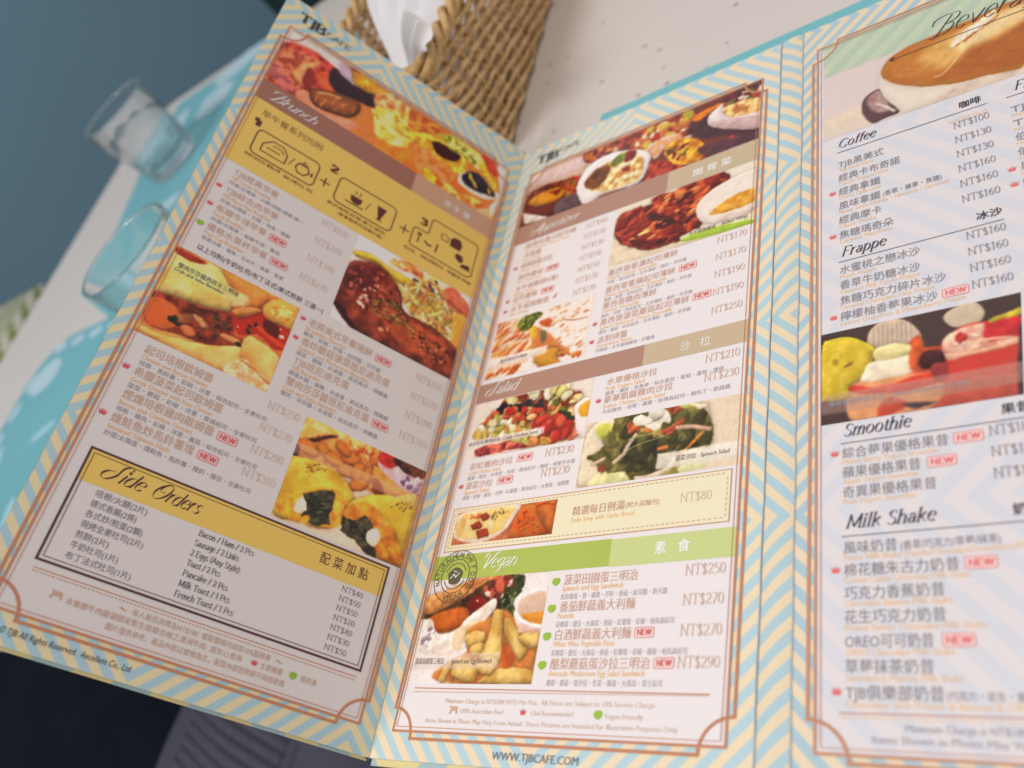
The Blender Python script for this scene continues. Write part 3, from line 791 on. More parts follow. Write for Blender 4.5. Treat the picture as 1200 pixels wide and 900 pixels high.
g.sc([(7.85,8.95),(8.64,9.24),(8.86,9.03),(8.11,8.61)], 26, .05, [(150, 110, 30), (110, 90, 40)], asp=3, ang=40, soft=.02)
g.p([(7.49,7.10),(8.23,7.85),(8.67,8.26),(9.50,8.47),(10.17,8.08),(9.93,7.17),(9.00,6.87),(8.04,6.76)], (226, 148, 36), soft=.07, tex=.3, col2=(214, 160, 40))
g.p([(8.25,7.57),(8.46,7.80),(8.70,7.32),(8.36,7.07),(8.18,7.17)], (236, 214, 190), soft=.05, tex=.15)
g.p([(8.32,7.89),(8.85,8.19),(9.41,8.40),(9.63,7.86),(9.52,7.51),(9.71,7.16),(9.15,6.86),(8.85,6.88),(8.83,7.16),(8.54,6.96),(8.70,7.32)], (44, 46, 30), soft=.03, sm=False, warp=.09, tex=.5, col2=(66, 66, 44))
g.sc([(8.44,7.87),(9.35,8.26),(9.56,7.61),(8.92,7.12)], 40, .06, [(30, 32, 22), (86, 86, 60), (60, 64, 40)], soft=.02, asp=3, ang=10)
g.p([(9.54,8.12),(9.85,8.10),(10.01,7.87),(9.83,7.50),(9.61,7.70)], (230, 170, 60), soft=.04)
g.p([(10.12,8.21),(10.92,8.90),(11.78,9.23),(12.78,9.50),(12.85,6.72),(11.63,6.61),(10.44,7.45)], (220, 186, 48), soft=.04, tex=.12, rim=.25, rw=.35, col2=(228, 200, 76), ts=1.8)
g.sc([(11.56,8.90),(12.67,9.29),(12.55,8.85),(11.76,8.75)], 26, .045, [(120, 100, 36), (150, 110, 30)], asp=3, ang=60, soft=.02)
g.p([(10.17,8.08),(10.90,8.46),(11.78,8.15),(12.43,7.59),(12.83,6.78),(11.93,6.66),(10.88,7.05),(10.09,7.60)], (212, 126, 32), soft=.06, tex=.3, col2=(226, 150, 44), rim=.15)
g.p([(10.02,7.58),(10.52,7.71),(10.88,8.01),(11.26,7.79),(11.25,7.34),(11.77,6.67),(11.95,6.59),(11.31,6.64),(10.79,6.86),(10.11,7.10)], (46, 42, 30), soft=.03, sm=False, warp=.1, tex=.5, col2=(66, 62, 44))
g.sc([(10.11,7.54),(11.13,7.96),(11.22,7.18),(11.59,6.74),(10.74,6.99)], 30, .06, [(28, 28, 20), (90, 86, 60)], soft=.02, asp=2)
g.p([(11.14,7.44),(11.44,7.71),(11.71,7.37),(11.51,7.00),(11.15,7.15)], (234, 214, 196), soft=.04, tex=.15)
g.p([(7.48, 9.15), (12.82, 9.15), (12.82, 9.62), (7.48, 9.62)], (222, 180, 160), sm=False, warp=0, a=.42, tex=0, soft=.02)
g.done('l', "printed picture of rolled omelettes with seaweed", clip=[(7.48, 6.62), (12.82, 6.62), (12.82, 10.76), (7.48, 10.76)])

# appetizers across the head of the middle page
g = Pic(0.84, 24.2, 13.03, 27.88, (120, 60, 50), 21)
g.p([(0.36,28.78),(4.01,28.04),(5.74,27.75),(5.94,26.35),(3.89,25.91),(1.03,26.34)], (206, 170, 150), soft=.1, tex=.15)
g.p([(1.11,28.41),(3.49,28.15),(4.17,27.81),(3.94,27.04),(1.59,27.42)], (214, 140, 50), soft=.08, tex=.35, col2=(240, 200, 130))
g.p([(1.37,27.83),(3.93,27.78),(4.28,27.17),(3.48,26.82),(1.00,27.10)], (222, 190, 190), soft=.06, tex=.08)
g.p([(4.12,28.14),(5.61,27.82),(5.81,27.28),(5.19,26.72),(4.15,27.23)], (120, 40, 70), soft=.06, tex=.4, col2=(200, 120, 60))
g.p([(1.10,24.87),(1.11,26.60),(3.16,26.54),(4.20,26.19),(4.31,24.88),(4.54,24.23),(3.00,24.21),(1.54,24.61)], (110, 36, 26), soft=.08, tex=.4, col2=(150, 60, 30))
g.p([(1.06,25.03),(0.99,25.92),(3.27,25.35),(3.38,24.74),(2.73,24.33),(1.67,24.60)], (120, 40, 34), soft=.05, rim=.3)
g.p([(1.14,25.86),(1.72,26.18),(3.01,26.03),(3.27,25.35),(2.30,25.21),(1.33,25.55)], (236, 150, 20), soft=.05, tex=.2, rim=.2)
g.p([(2.25,26.09),(3.15,25.97),(2.86,25.53)], (130, 30, 20), soft=.04)
g.sc([(3.06,26.44),(4.18,26.35),(4.26,25.18),(3.40,25.29)], 26, .15, [(200, 90, 30), (140, 120, 40), (170, 40, 24)], soft=.05)
g.p([(2.95,25.06),(4.26,25.18),(4.42,24.29),(3.13,24.16)], (100, 76, 84), soft=.08)
g.p([(0.88,25.24),(2.76,24.17),(1.20,24.40)], (226, 208, 206), soft=.05)
g.p([(5.61,27.82),(7.09,27.91),(9.51,27.74),(9.98,27.05),(9.45,26.10),(7.77,26.00),(6.30,27.02)], (140, 56, 40), soft=.08, tex=.4, col2=(190, 80, 60))
g.sc([(6.46,27.52),(8.24,27.58),(9.73,27.62),(9.90,26.82),(8.40,26.09),(7.77,26.00)], 60, .22, [(214, 170, 70), (240, 220, 180), (170, 40, 30), (200, 110, 60), (190, 180, 60)], soft=.06)
g.p([(7.70,26.59),(9.20,26.58),(9.35,26.01),(8.63,25.98),(8.26,25.48),(7.92,25.65)], (236, 208, 200), soft=.07, tex=.25, col2=(214, 140, 90))
g.p([(7.51,24.64),(7.95,25.36),(10.21,24.39),(11.52,24.88),(11.89,25.08),(11.83,24.46),(10.22,24.25),(7.99,24.15)], (150, 34, 26), soft=.07, tex=.45, col2=(180, 70, 50))
g.p([(8.55,25.75),(9.03,26.18),(10.09,25.76),(10.66,24.81),(10.22,24.25),(9.18,24.63)], (226, 140, 30), soft=.05, tex=.35, col2=(240, 176, 50))
g.sc([(8.42,25.95),(9.79,25.79),(10.14,25.21),(9.38,24.66)], 26, .1, [(90, 90, 30), (130, 30, 50), (240, 190, 80)], soft=.03, asp=2)
g.p([(9.34,26.16),(10.06,26.12),(9.97,25.96)], (244, 232, 236), soft=.04)
g.p([(9.78,27.03),(10.96,27.48),(13.08,27.76),(13.21,24.25),(11.89,25.08),(10.51,25.54),(9.75,26.22)], (86, 52, 60), soft=.1, tex=.25)
g.p([(9.86,27.26),(10.96,27.48),(11.38,27.24),(10.69,27.08),(10.10,26.85)], (236, 130, 20), soft=.05, tex=.2)
g.p([(11.38,27.24),(12.34,27.37),(13.00,27.39),(12.95,26.34),(11.43,26.39)], (200, 120, 60), soft=.06, tex=.35, col2=(160, 70, 40))
g.sc([(11.36,27.53),(13.00,27.53),(12.93,26.89),(11.58,27.13)], 26, .13, [(150, 30, 60), (100, 110, 40), (230, 210, 200), (90, 40, 40)], soft=.04, asp=2)
g.p([(10.61,26.85),(10.98,27.19),(11.27,27.30),(11.53,26.33),(12.97,25.93),(13.01,24.87),(11.28,25.73),(10.64,26.35)], (238, 222, 226), soft=.04, tex=.06, rim=.14)
g.p([(11.29,27.01),(11.97,27.04),(12.93,26.75),(12.97,25.93),(11.73,26.22),(11.42,26.53)], (216, 140, 70), soft=.05, tex=.35, col2=(236, 190, 130))
g.p([(10.74,26.43),(12.98,25.66),(13.01,24.87),(11.28,25.73)], (190, 140, 140), soft=.07, a=.6)
g.p([(10.34,25.10),(13.02,24.61),(13.05,23.96),(11.00,24.12)], (96, 58, 66), soft=.1)
g.p([(4.01,25.57),(4.36,26.69),(5.37,27.06),(6.79,26.75),(7.76,26.07),(7.90,25.39),(7.45,24.27),(5.77,24.43),(4.79,24.12),(4.37,24.58)], (240, 228, 232), soft=.04, tex=.04, rim=.06)
g.p([(4.41,25.67),(5.01,26.38),(6.14,26.53),(7.19,26.29),(7.61,25.53),(7.41,24.55),(6.22,24.43),(5.02,24.84)], (222, 160, 80), soft=.06, tex=.35, col2=(240, 214, 160))
g.p([(4.41,25.67),(5.01,26.38),(5.74,26.17),(5.63,25.38),(5.00,24.98)], (120, 70, 30), soft=.08, tex=.4)
g.sc([(5.94,26.35),(7.36,25.79),(7.29,24.60),(6.18,24.72)], 30, .14, [(246, 226, 180), (210, 140, 60)], soft=.05)
g.p([(5.72,26.32),(6.22,26.78),(6.81,26.62),(6.75,26.23),(6.21,26.08),(6.00,25.97)], (96, 110, 30), soft=.04, tex=.5, col2=(140, 150, 50))
g.p([(6.57,26.75),(7.11,26.47),(7.00,26.04),(6.55,26.05)], (140, 30, 30), soft=.04)
g.p([(6.43,25.69),(6.83,25.64),(6.87,25.34),(6.52,25.44)], (150, 40, 34), soft=.03)
g.p([(4.54,24.23),(5.91,24.30),(7.56,24.22),(12.94,24.27),(12.95,24.01),(8.60,24.25)], (232, 214, 214), soft=.05, a=.6)
g.done('m', "printed picture of small appetizer dishes")

# buffalo wings
g = Pic(6.6, 19.62, 13.04, 23.04, (234, 218, 200), 31)
g.p([(6.65,19.77),(6.77,21.26),(8.15,20.15),(9.86,20.04),(13.08,19.73),(13.09,19.55)], (226, 206, 180), soft=.05, tex=.08)
g.p([(8.07,20.13),(9.73,19.92),(10.30,20.14),(11.19,20.06),(13.07,19.91),(13.08,19.64)], (196, 206, 120), soft=.06, tex=.12, col2=(222, 226, 160))
g.p([(9.87,19.95),(11.33,20.09),(13.08,19.77),(13.09,19.60),(10.78,19.68)], (160, 190, 60), soft=.03, tex=.1)
g.p([(6.91,22.69),(7.25,22.70),(8.26,22.62),(8.30,22.90),(8.78,22.99),(9.68,22.79),(9.73,23.11),(10.66,23.13),(11.49,23.03),(11.88,22.65),(11.68,22.36),(11.18,22.21),(10.61,21.79),(10.62,20.85),(10.87,20.37),(10.00,20.17),(9.73,19.92),(8.16,20.10),(6.73,21.27),(6.66,22.29)], (150, 40, 24), soft=.035, warp=.1, tex=.45, col2=(190, 74, 34), ts=3, rim=.25, rw=.2)
g.sc([(7.01,22.55),(8.34,22.58),(9.74,22.96),(11.58,22.89),(10.63,21.59),(10.55,20.69),(9.71,20.11),(8.13,20.35),(6.83,21.43)], 90, .22, [(196, 80, 36), (120, 24, 18), (214, 104, 50), (150, 40, 20), (90, 20, 18)], soft=.07, asp=2, ang=25)
g.sc([(7.01,22.55),(8.34,22.58),(9.74,22.96),(11.58,22.89),(10.63,21.59),(10.55,20.69),(9.71,20.11),(8.13,20.35),(6.83,21.43)], 26, .09, [(60, 16, 16), (240, 170, 90)], soft=.04, asp=3, ang=20)
g.e(*[(8.12,21.03)][0], .3, .09, 5, (250, 210, 120), soft=.05)
g.p([(9.43,22.90),(9.92,22.73),(9.79,22.44),(9.47,22.48)], (226, 130, 60), soft=.05); g.p([(11.49,23.03),(11.88,22.70),(11.75,22.52),(11.44,22.76)], (110, 30, 24), soft=.04)
g.p([(8.23,22.13),(9.26,21.51),(9.95,20.75),(9.13,21.27),(8.28,21.72)], (70, 20, 20), soft=.08, a=.8); g.p([(7.49,20.88),(8.24,20.68),(8.14,20.25),(7.60,20.64)], (100, 24, 20), soft=.05)
g.p([(10.49,21.46),(10.89,22.05),(11.61,22.39),(12.75,22.53),(13.04,22.39),(13.08,20.43),(12.03,20.17),(11.17,20.30),(10.70,20.72)], (236, 220, 210), soft=.035, tex=.03, rim=.12, rw=.12)
g.p([(11.12,20.91),(11.68,21.32),(12.52,21.50),(13.04,21.40),(13.07,20.80),(12.14,20.66),(11.36,20.72)], (224, 150, 40), soft=.04, tex=.2, col2=(232, 170, 66))
g.p([(10.68,20.91),(11.15,20.62),(12.15,20.57),(13.08,20.62),(13.08,20.43),(12.03,20.21),(11.17,20.34)], (214, 190, 180), soft=.05, a=.6)
g.done('m', "printed picture of buffalo chicken wings with dip", grain=.45)

# tortilla
g = Pic(1.1, 15.28, 6.15, 18.4, (238, 222, 216), 41)
g.p([(0.85,18.41),(2.14,18.44),(3.04,17.49),(3.38,16.41),(3.10,15.73),(1.08,15.26),(0.87,15.42),(0.84,16.87)], (232, 200, 176), soft=.12, tex=.12)
g.sc([(0.82,18.31),(2.20,18.19),(3.11,17.14),(3.27,16.44),(2.22,16.17),(0.93,16.28)], 70, .15, [(214, 120, 60), (190, 84, 50), (226, 150, 80), (230, 180, 120)], asp=3, ang=40, soft=.05, a=.9)
g.sc([(1.02,15.49),(2.06,15.67),(2.89,15.68),(2.45,15.20)], 16, .16, [(214, 110, 50), (190, 90, 40)], asp=2, ang=30, soft=.05)
g.sc([(3.49,18.49),(5.97,18.32),(6.07,16.83),(6.05,15.48),(4.84,16.01),(4.33,17.01)], 46, .11, [(222, 160, 110), (200, 110, 70), (236, 190, 150)], asp=2, ang=15, soft=.05, a=.8)
g.l([(4.76,17.54),(5.32,17.32),(6.04,17.29)], .06, (190, 110, 80)); g.l([(2.30,17.76),(2.75,18.03),(3.10,18.21)], .05, (222, 180, 150))
g.p([(3.52,17.80),(4.07,17.80),(4.10,17.35),(3.82,17.43),(3.57,17.56)], (196, 90, 50), soft=.07, tex=.3)
g.p([(3.04,17.49),(3.35,17.57),(4.25,16.87),(4.67,16.38),(5.39,15.81),(4.88,15.79),(4.62,16.07),(3.77,16.09),(3.48,15.95),(3.27,16.44),(3.28,16.87)], (214, 136, 74), soft=.07, tex=.2, col2=(200, 110, 60))
g.p([(3.02,17.55),(3.35,17.57),(3.50,17.14),(3.40,16.84),(3.17,17.12)], (224, 176, 60), soft=.06, tex=.2)
g.p([(3.62,17.21),(3.87,17.20),(4.04,16.87),(3.95,16.52),(3.76,16.68)], (120, 110, 84), soft=.07)
g.p([(3.63,16.02),(4.08,16.17),(4.79,16.03),(4.88,15.53),(5.06,15.13),(4.28,15.17),(3.66,15.64)], (226, 170, 62), soft=.04, tex=.2, col2=(214, 140, 50), rim=.2)
g.p([(3.38,16.41),(3.59,16.46),(3.63,16.02),(3.28,16.11)], (160, 150, 80), soft=.06)
g.sc([(4.88,15.79),(5.91,15.67),(6.01,15.39),(5.04,15.49)], 10, .1, [(206, 120, 50), (190, 90, 40)], asp=2, soft=.04)
g.p([(2.27,18.00),(2.67,18.40),(3.41,18.34),(3.47,18.04),(2.86,17.51),(2.36,17.74)], (62, 70, 26), soft=.03, tex=.5, col2=(120, 130, 50), warp=.09)
g.sc([(2.37,17.97),(2.74,18.32),(3.41,18.31),(3.41,18.06),(2.84,17.60)], 50, .06, [(40, 50, 20), (150, 156, 70), (90, 100, 40)], soft=.015)
g.p([(1.1, 15.95), (4.2, 15.95), (4.2, 16.35), (1.1, 16.35)], (240, 226, 226), sm=False, warp=0, a=.8, tex=0)
g.done('m', "printed picture of grilled tortilla with broccoli")

# cobb salad
g = Pic(0.98, 11.42, 6.84, 14.1, (232, 216, 204), 51)
g.p([(1.48,11.83),(4.30,11.54),(6.15,11.51),(6.42,11.65),(6.91,11.47),(4.86,11.44),(1.84,11.40)], (236, 214, 206), soft=.08, tex=.05)
S = [(1.33,12.82),(1.74,13.34),(2.32,13.66),(2.41,14.03),(3.29,14.00),(3.95,14.13),(5.19,14.06),(6.20,13.52),(6.35,13.22),(6.10,12.87),(6.26,12.28),(6.35,11.76),(6.20,11.50),(5.26,11.52),(4.30,11.54),(1.46,12.36)]
g.p(S, (200, 110, 60), soft=.05, tex=.4, col2=(220, 180, 110))
g.sc([(2.30,14.00),(3.28,14.06),(4.31,14.05),(6.26,13.45),(6.05,12.88),(4.50,13.15),(2.44,13.64)], 60, .22, [(186, 70, 46), (160, 50, 30), (214, 120, 70), (236, 214, 150), (120, 130, 50)], soft=.04, rim=.2)
g.sc([(3.70,14.24),(4.29,14.16),(5.19,14.06),(5.90,13.69),(5.52,13.46),(4.04,13.73)], 20, .22, [(240, 230, 190), (226, 210, 130), (244, 236, 210)], soft=.04, rim=.2)
g.sc([(2.02,13.67),(2.78,13.73),(4.42,13.54),(4.61,13.13),(3.79,12.82),(3.20,13.42),(2.27,13.40)], 32, .2, [(40, 32, 48), (56, 42, 60), (30, 26, 40)], soft=.03)
g.sc([(5.33,12.77),(6.10,12.61),(6.15,12.30),(5.51,12.43)], 12, .2, [(40, 36, 40), (60, 60, 50)], soft=.03)
g.sc([(1.53,13.00),(1.90,13.42),(3.25,13.47),(4.51,13.10),(4.65,12.96),(3.89,12.38),(3.15,12.63)], 40, .2, [(214, 70, 50), (230, 110, 70), (200, 50, 36), (236, 180, 120)], soft=.04, rim=.15)
g.sc([(1.44,12.42),(1.58,12.83),(2.37,13.21),(2.85,12.96),(3.42,12.47),(2.67,12.25)], 50, .2, [(240, 226, 170), (226, 190, 80), (246, 236, 210), (190, 180, 80)], soft=.04, rim=.15)
g.sc([(4.15,12.70),(4.92,12.70),(6.16,12.25),(6.28,11.63),(5.32,11.51),(4.35,12.30)], 40, .26, [(222, 66, 50), (232, 90, 66), (200, 46, 40), (240, 130, 90)], soft=.05, rim=.15)
g.sc([(2.94,12.57),(3.72,12.63),(4.75,11.97),(5.25,11.57),(4.07,11.58),(3.53,11.99)], 40, .2, [(240, 232, 190), (222, 180, 70), (200, 190, 100), (236, 150, 80)], soft=.04, rim=.15)
g.p([(1.53,11.87),(2.51,11.96),(3.69,11.80),(4.30,11.54),(3.19,11.53),(1.82,11.48)], (150, 40, 50), soft=.04, tex=.45, col2=(200, 100, 80))
g.p([(6.17,12.80),(6.27,13.09),(6.82,13.17),(6.96,12.34),(6.96,11.46),(6.69,11.55),(6.39,11.86)], (238, 224, 226), soft=.035, tex=.03, rim=.1, rw=.12)
g.p([(6.35,12.66),(6.44,13.00),(6.83,13.09),(6.85,12.41),(6.54,12.42)], (226, 160, 40), soft=.04, tex=.1)
g.p([(0.98, 11.98), (4.9, 11.98), (4.9, 12.3), (0.98, 12.3)], (238, 222, 226), sm=False, warp=0, a=.72, tex=0)
g.done('m', "printed picture of a colourful chicken salad")

# spinach salad
g = Pic(6.82, 9.36, 13.04, 14.08, (228, 204, 180), 61)
g.p([(7.09,9.36),(6.88,10.18),(6.96,11.53),(7.54,12.08),(8.72,12.21),(10.31,12.17),(11.41,11.93),(11.74,11.75),(11.96,10.76),(11.87,9.98),(10.61,9.28),(8.99,9.31)], (232, 212, 182), soft=.05, tex=.05, rim=.08)
g.p([(7.16,11.79),(7.56,11.96),(8.18,11.84),(8.20,11.30),(7.95,10.99),(7.46,11.08)], (222, 206, 190), soft=.04, tex=.03); g.p([(7.27,11.71),(7.57,11.90),(8.08,11.74),(8.08,11.32),(7.69,11.16),(7.41,11.39)], (206, 206, 90), soft=.06, tex=.12)
g.p([(7.78,9.82),(8.65,9.74),(9.04,9.41),(8.99,9.31),(7.38,9.37)], (224, 220, 150), soft=.1, a=.8)
g.p([(7.12,10.55),(7.62,10.82),(8.01,11.39),(8.08,12.16),(8.73,12.14),(9.53,12.16),(10.65,12.12),(11.43,11.70),(11.75,11.52),(11.96,10.87),(11.95,10.23),(11.76,10.10),(11.35,10.17),(11.04,10.17),(10.86,9.88),(10.79,9.57),(10.29,9.33),(9.73,9.52),(9.10,9.35),(8.83,9.66),(8.01,9.84),(7.83,10.26),(7.27,10.41)], (112, 102, 46), soft=.04, warp=.1, tex=.4, col2=(142, 132, 68), ts=1.8)
g.p([(8.41,10.62),(9.11,10.96),(10.23,10.86),(11.01,10.56),(11.85,10.30),(11.76,10.15),(11.04,10.17),(10.53,10.04),(9.78,10.06),(10.04,9.69),(9.73,9.52),(9.15,9.83),(8.54,10.15)], (62, 56, 38), soft=.08, tex=.3, col2=(88, 82, 46))
g.p([(10.43,11.05),(11.08,10.93),(11.80,10.90),(11.91,10.77),(11.00,10.67),(10.45,10.82)], (150, 150, 80), soft=.05, tex=.2)
g.sc([(7.26,10.47),(8.14,11.31),(8.74,12.08),(10.65,12.03),(11.71,11.47),(11.85,10.24),(10.74,10.06),(10.17,9.45),(9.20,9.44),(8.00,9.90)], 60, .3, [(94, 88, 40), (150, 142, 76), (80, 74, 36), (122, 114, 56)], soft=.05, asp=2.4, rim=.25, a=.8)
g.sc([(8.04,11.98),(8.80,11.60),(10.10,11.12),(10.50,11.44),(11.46,11.30),(10.44,10.94),(9.09,11.13)], 26, .13, [(206, 120, 60), (180, 80, 50), (220, 150, 80)], soft=.03, asp=2.5)
g.sc([(10.20,12.19),(10.65,12.09),(10.68,11.80),(10.29,11.88)], 8, .16, [(120, 50, 36), (170, 80, 50)], soft=.03)
g.l([(9.95,10.41),(10.17,10.43),(10.38,10.45)], .14, (216, 124, 60)); g.l([(10.94,10.13),(11.27,10.45),(11.65,10.82)], .1, (214, 130, 50))
g.l([(8.25,10.14),(8.62,10.42),(8.79,10.78),(9.08,11.19)], .16, (206, 176, 160), soft=.04); g.l([(10.58,11.14),(11.27,11.06),(11.91,10.83)], .16, (200, 160, 140), soft=.04)
g.l([(9.20,9.38),(9.86,9.39),(10.47,9.62),(10.74,10.06)], .2, (214, 192, 172), soft=.04); g.l([(7.30,10.23),(7.58,10.30),(7.92,10.42)], .13, (210, 170, 150), soft=.04)
g.l([(8.76,11.02),(9.66,11.08),(10.35,10.79)], .05, (160, 160, 90)); g.l([(8.52,10.26),(8.93,10.65),(10.12,10.89)], .04, (160, 156, 100))
g.p([(7.65,10.06),(7.84,10.21),(7.97,9.90),(7.71,9.88)], (150, 70, 40), soft=.04)
g.p([(8.83,11.83),(9.16,11.97),(9.46,11.82),(9.54,12.09),(9.99,12.06),(10.36,11.69),(10.34,11.41),(10.06,11.44),(9.97,11.25),(9.64,11.23),(9.33,11.49),(8.98,11.53)], (236, 226, 210), soft=.03, warp=.06, tex=.08)
g.l([(9.65,11.60),(9.93,11.63),(10.03,11.76)], .05, (110, 110, 80)); g.l([(9.38,11.51),(9.72,11.53)], .05, (190, 176, 160))
g.p([(9.43,12.06),(9.54,12.09),(9.89,12.02),(10.08,11.75),(9.82,11.60),(9.55,11.77)], (226, 214, 200), soft=.03, rim=.1, rw=.1)
g.p([(10.88,9.72),(11.04,10.17),(11.87,10.03),(11.81,9.51),(11.12,9.31),(10.81,9.36)], (220, 216, 160), soft=.1, tex=.08)
g.p([(10.65,12.09),(11.03,12.10),(11.04,11.89),(10.78,11.89)], (214, 210, 120), soft=.06); g.e(*[(10.67,9.39)][0], .2, .11, 10, (160, 140, 60), soft=.04)
g.p([(10.0, 9.62), (13.04, 9.62), (13.04, 10.22), (10.0, 10.22)], (236, 224, 214), sm=False, warp=0, a=.8, tex=0)
g.done('m', "printed picture of a spinach salad", clip=[(6.82, 9.36), (13.04, 9.36), (13.04, 12.02), (6.86, 12.02)])

# soup with bread
g = Pic(1.46, 7.68, 6.14, 9.03, (214, 140, 90), 71)
g.p([(1.48,7.70),(1.48,8.32),(1.56,9.02),(4.34,8.98),(4.37,8.29),(4.16,7.53)], (190, 110, 80), soft=.05)
g.p([(1.50,8.14),(1.52,8.55),(1.71,9.01),(4.32,9.07),(4.28,8.53),(3.91,8.00),(3.06,7.69),(2.22,7.72),(1.62,7.95)], (236, 212, 196), soft=.03, tex=.04)
g.p([(1.57,8.25),(1.65,8.71),(2.01,8.97),(4.14,9.01),(4.15,8.66),(3.76,8.08),(3.01,7.87),(2.26,7.83),(1.67,8.03)], (236, 216, 160), soft=.04, tex=.1, col2=(232, 190, 110))
g.p([(1.54,8.37),(1.69,8.83),(1.95,8.92),(1.98,8.56),(1.85,8.04),(1.65,8.12)], (224, 170, 100), soft=.05, a=.7)
for c in ([(2.23,8.44),(2.61,8.58),(2.84,8.38),(2.80,8.26),(2.40,8.22)], [(2.56,8.76),(2.88,8.90),(3.09,8.73),(3.09,8.61),(2.84,8.52)], [(2.58,8.17),(3.12,8.23),(3.26,7.96),(3.21,7.88),(2.74,7.84)]):
    g.p(c, (164, 62, 34), soft=.02, sm=False, warp=.02, tex=.25, rim=.2, rw=.08)
g.sc([(2.10,8.90),(2.60,8.90),(2.59,8.67),(2.24,8.68)], 12, .07, [(214, 110, 50)], soft=.02)
g.sc([(3.03,8.56),(3.15,8.89),(3.74,9.00),(3.92,8.80),(3.38,8.52)], 60, .03, [(110, 100, 50), (160, 120, 60), (90, 70, 40)], soft=.01)
g.p([(4.29,8.08),(4.42,8.63),(4.98,9.02),(6.12,9.01),(6.20,7.66),(4.25,7.69)], (214, 110, 40), soft=.05, tex=.3)
g.p([(4.34,8.41),(4.62,8.89),(5.13,8.94),(5.69,8.37),(5.89,7.69),(4.38,7.70)], (226, 130, 50), soft=.04, tex=.25, col2=(200, 84, 26), rim=.1)
g.p([(5.31,8.69),(5.64,8.93),(6.12,8.98),(6.18,7.77),(5.85,7.91)], (222, 120, 50), soft=.05, rim=.25, tex=.15)
g.l([(5.22,8.82),(5.57,8.94),(6.03,8.83)], .06, (170, 60, 20))
g.sc([(4.45,8.51),(4.90,8.80),(5.55,8.16),(5.64,7.71),(4.62,7.76)], 46, .05, [(150, 70, 20), (130, 90, 30), (190, 60, 20)], soft=.015, asp=2)
g.done('m', "printed picture of soup with croutons and garlic bread", layer=4)

# spinach egg sandwich with fries
g = Pic(0.88, 2.52, 6.38, 6.3, (236, 224, 226), 81)
g.p([(0.74,5.58),(2.04,5.94),(3.17,6.25),(4.08,6.29),(3.91,5.93),(2.99,5.46),(1.64,5.00),(0.87,4.98)], (206, 130, 74), soft=.06, tex=.3, col2=(222, 150, 90), rim=.2)
g.p([(1.55,5.05),(2.93,5.68),(3.97,6.19),(5.23,6.21),(5.32,5.79),(4.99,5.66),(5.20,4.75),(4.52,5.03),(4.36,4.68),(4.08,4.29),(3.31,4.32),(1.77,4.57),(0.96,4.70),(0.87,4.98)], (64, 40, 30), soft=.06, tex=.35, col2=(90, 60, 40))
g.p([(4.20,5.81),(4.47,6.27),(5.23,6.21),(5.32,5.79),(5.08,5.50),(5.20,4.75),(4.67,4.92)], (44, 50, 26), soft=.05, tex=.5, col2=(80, 84, 44))
g.sc([(4.35,5.70),(5.13,6.12),(5.16,5.45),(4.91,4.96)], 20, .13, [(30, 40, 20), (110, 120, 80), (60, 70, 30)], soft=.03)
g.sc([(3.64,5.74),(3.74,6.10),(4.60,6.26),(4.89,6.08),(4.53,5.48),(3.89,5.52)], 24, .17, [(150, 50, 30), (196, 90, 60), (230, 190, 180), (120, 40, 40)], soft=.04)
g.p([(2.97,5.31),(3.28,5.60),(3.77,5.47),(3.79,5.16),(3.24,5.03),(2.95,5.15)], (126, 20, 20), soft=.05, tex=.25); g.e(*[(3.40,5.38)][0], .05, .05, 0, (250, 220, 160), soft=.02)
g.p([(1.32,4.90),(2.27,5.18),(2.95,5.15),(3.20,4.73),(2.52,4.34),(1.86,4.28),(1.44,4.53)], (216, 106, 34), soft=.06, tex=.2, rim=.25)
g.p([(0.67,4.72),(1.35,4.80),(1.86,4.28),(2.65,4.34),(3.17,4.83),(4.16,5.45),(4.27,5.04),(3.79,4.45),(3.34,4.22),(3.22,3.72),(2.64,3.48),(1.41,3.55),(0.85,3.97)], (232, 214, 200), soft=.05, tex=.15, col2=(240, 226, 220))
g.p([(2.70,4.39),(3.72,4.71),(3.61,4.41),(3.21,4.22),(3.09,3.72),(2.70,3.73)], (232, 196, 160), soft=.07, tex=.15)
g.sc([(0.87,4.55),(1.68,4.42),(1.76,3.95),(1.19,3.81)], 12, .13, [(150, 130, 140), (240, 232, 236)], soft=.04)
g.p([(3.18,4.32),(3.98,4.70),(4.65,5.02),(5.34,4.64),(6.24,4.32),(6.52,2.49),(2.66,2.56),(2.15,2.95),(3.38,3.62)], (216, 146, 72), soft=.06, tex=.35, col2=(200, 112, 50))
for c in ([(4.22,4.99),(4.66,4.97),(4.79,4.18),(4.96,3.26),(4.09,3.32),(3.99,3.47),(4.23,4.19)], [(4.76,4.67),(5.03,4.71),(5.44,4.25),(5.96,3.77),(5.96,3.49),(5.71,3.30),(5.33,3.68),(4.91,4.17)], [(3.21,4.22),(3.96,4.30),(4.06,3.90),(3.54,3.72),(3.23,3.92)], [(3.53,3.76),(4.06,3.90),(4.04,3.51),(3.61,3.47)], [(2.90,3.04),(3.00,3.38),(3.43,3.42),(4.14,3.13),(4.11,2.80),(3.86,2.56),(2.99,2.75)], [(2.37,2.65),(2.50,3.09),(2.77,3.29),(2.80,2.94),(2.66,2.56)], [(4.27,2.66),(4.79,2.99),(6.06,3.03),(6.39,2.84),(6.40,2.53),(4.31,2.52)], [(5.54,4.06),(6.35,4.32),(6.37,3.71),(5.91,3.72)], [(3.92,3.04),(4.31,3.41),(4.85,3.22),(4.59,2.80)]):
    g.p(c, (232, 178, 84), soft=.035, tex=.15, rim=.25, rw=.16, col2=(238, 196, 116), ts=2)
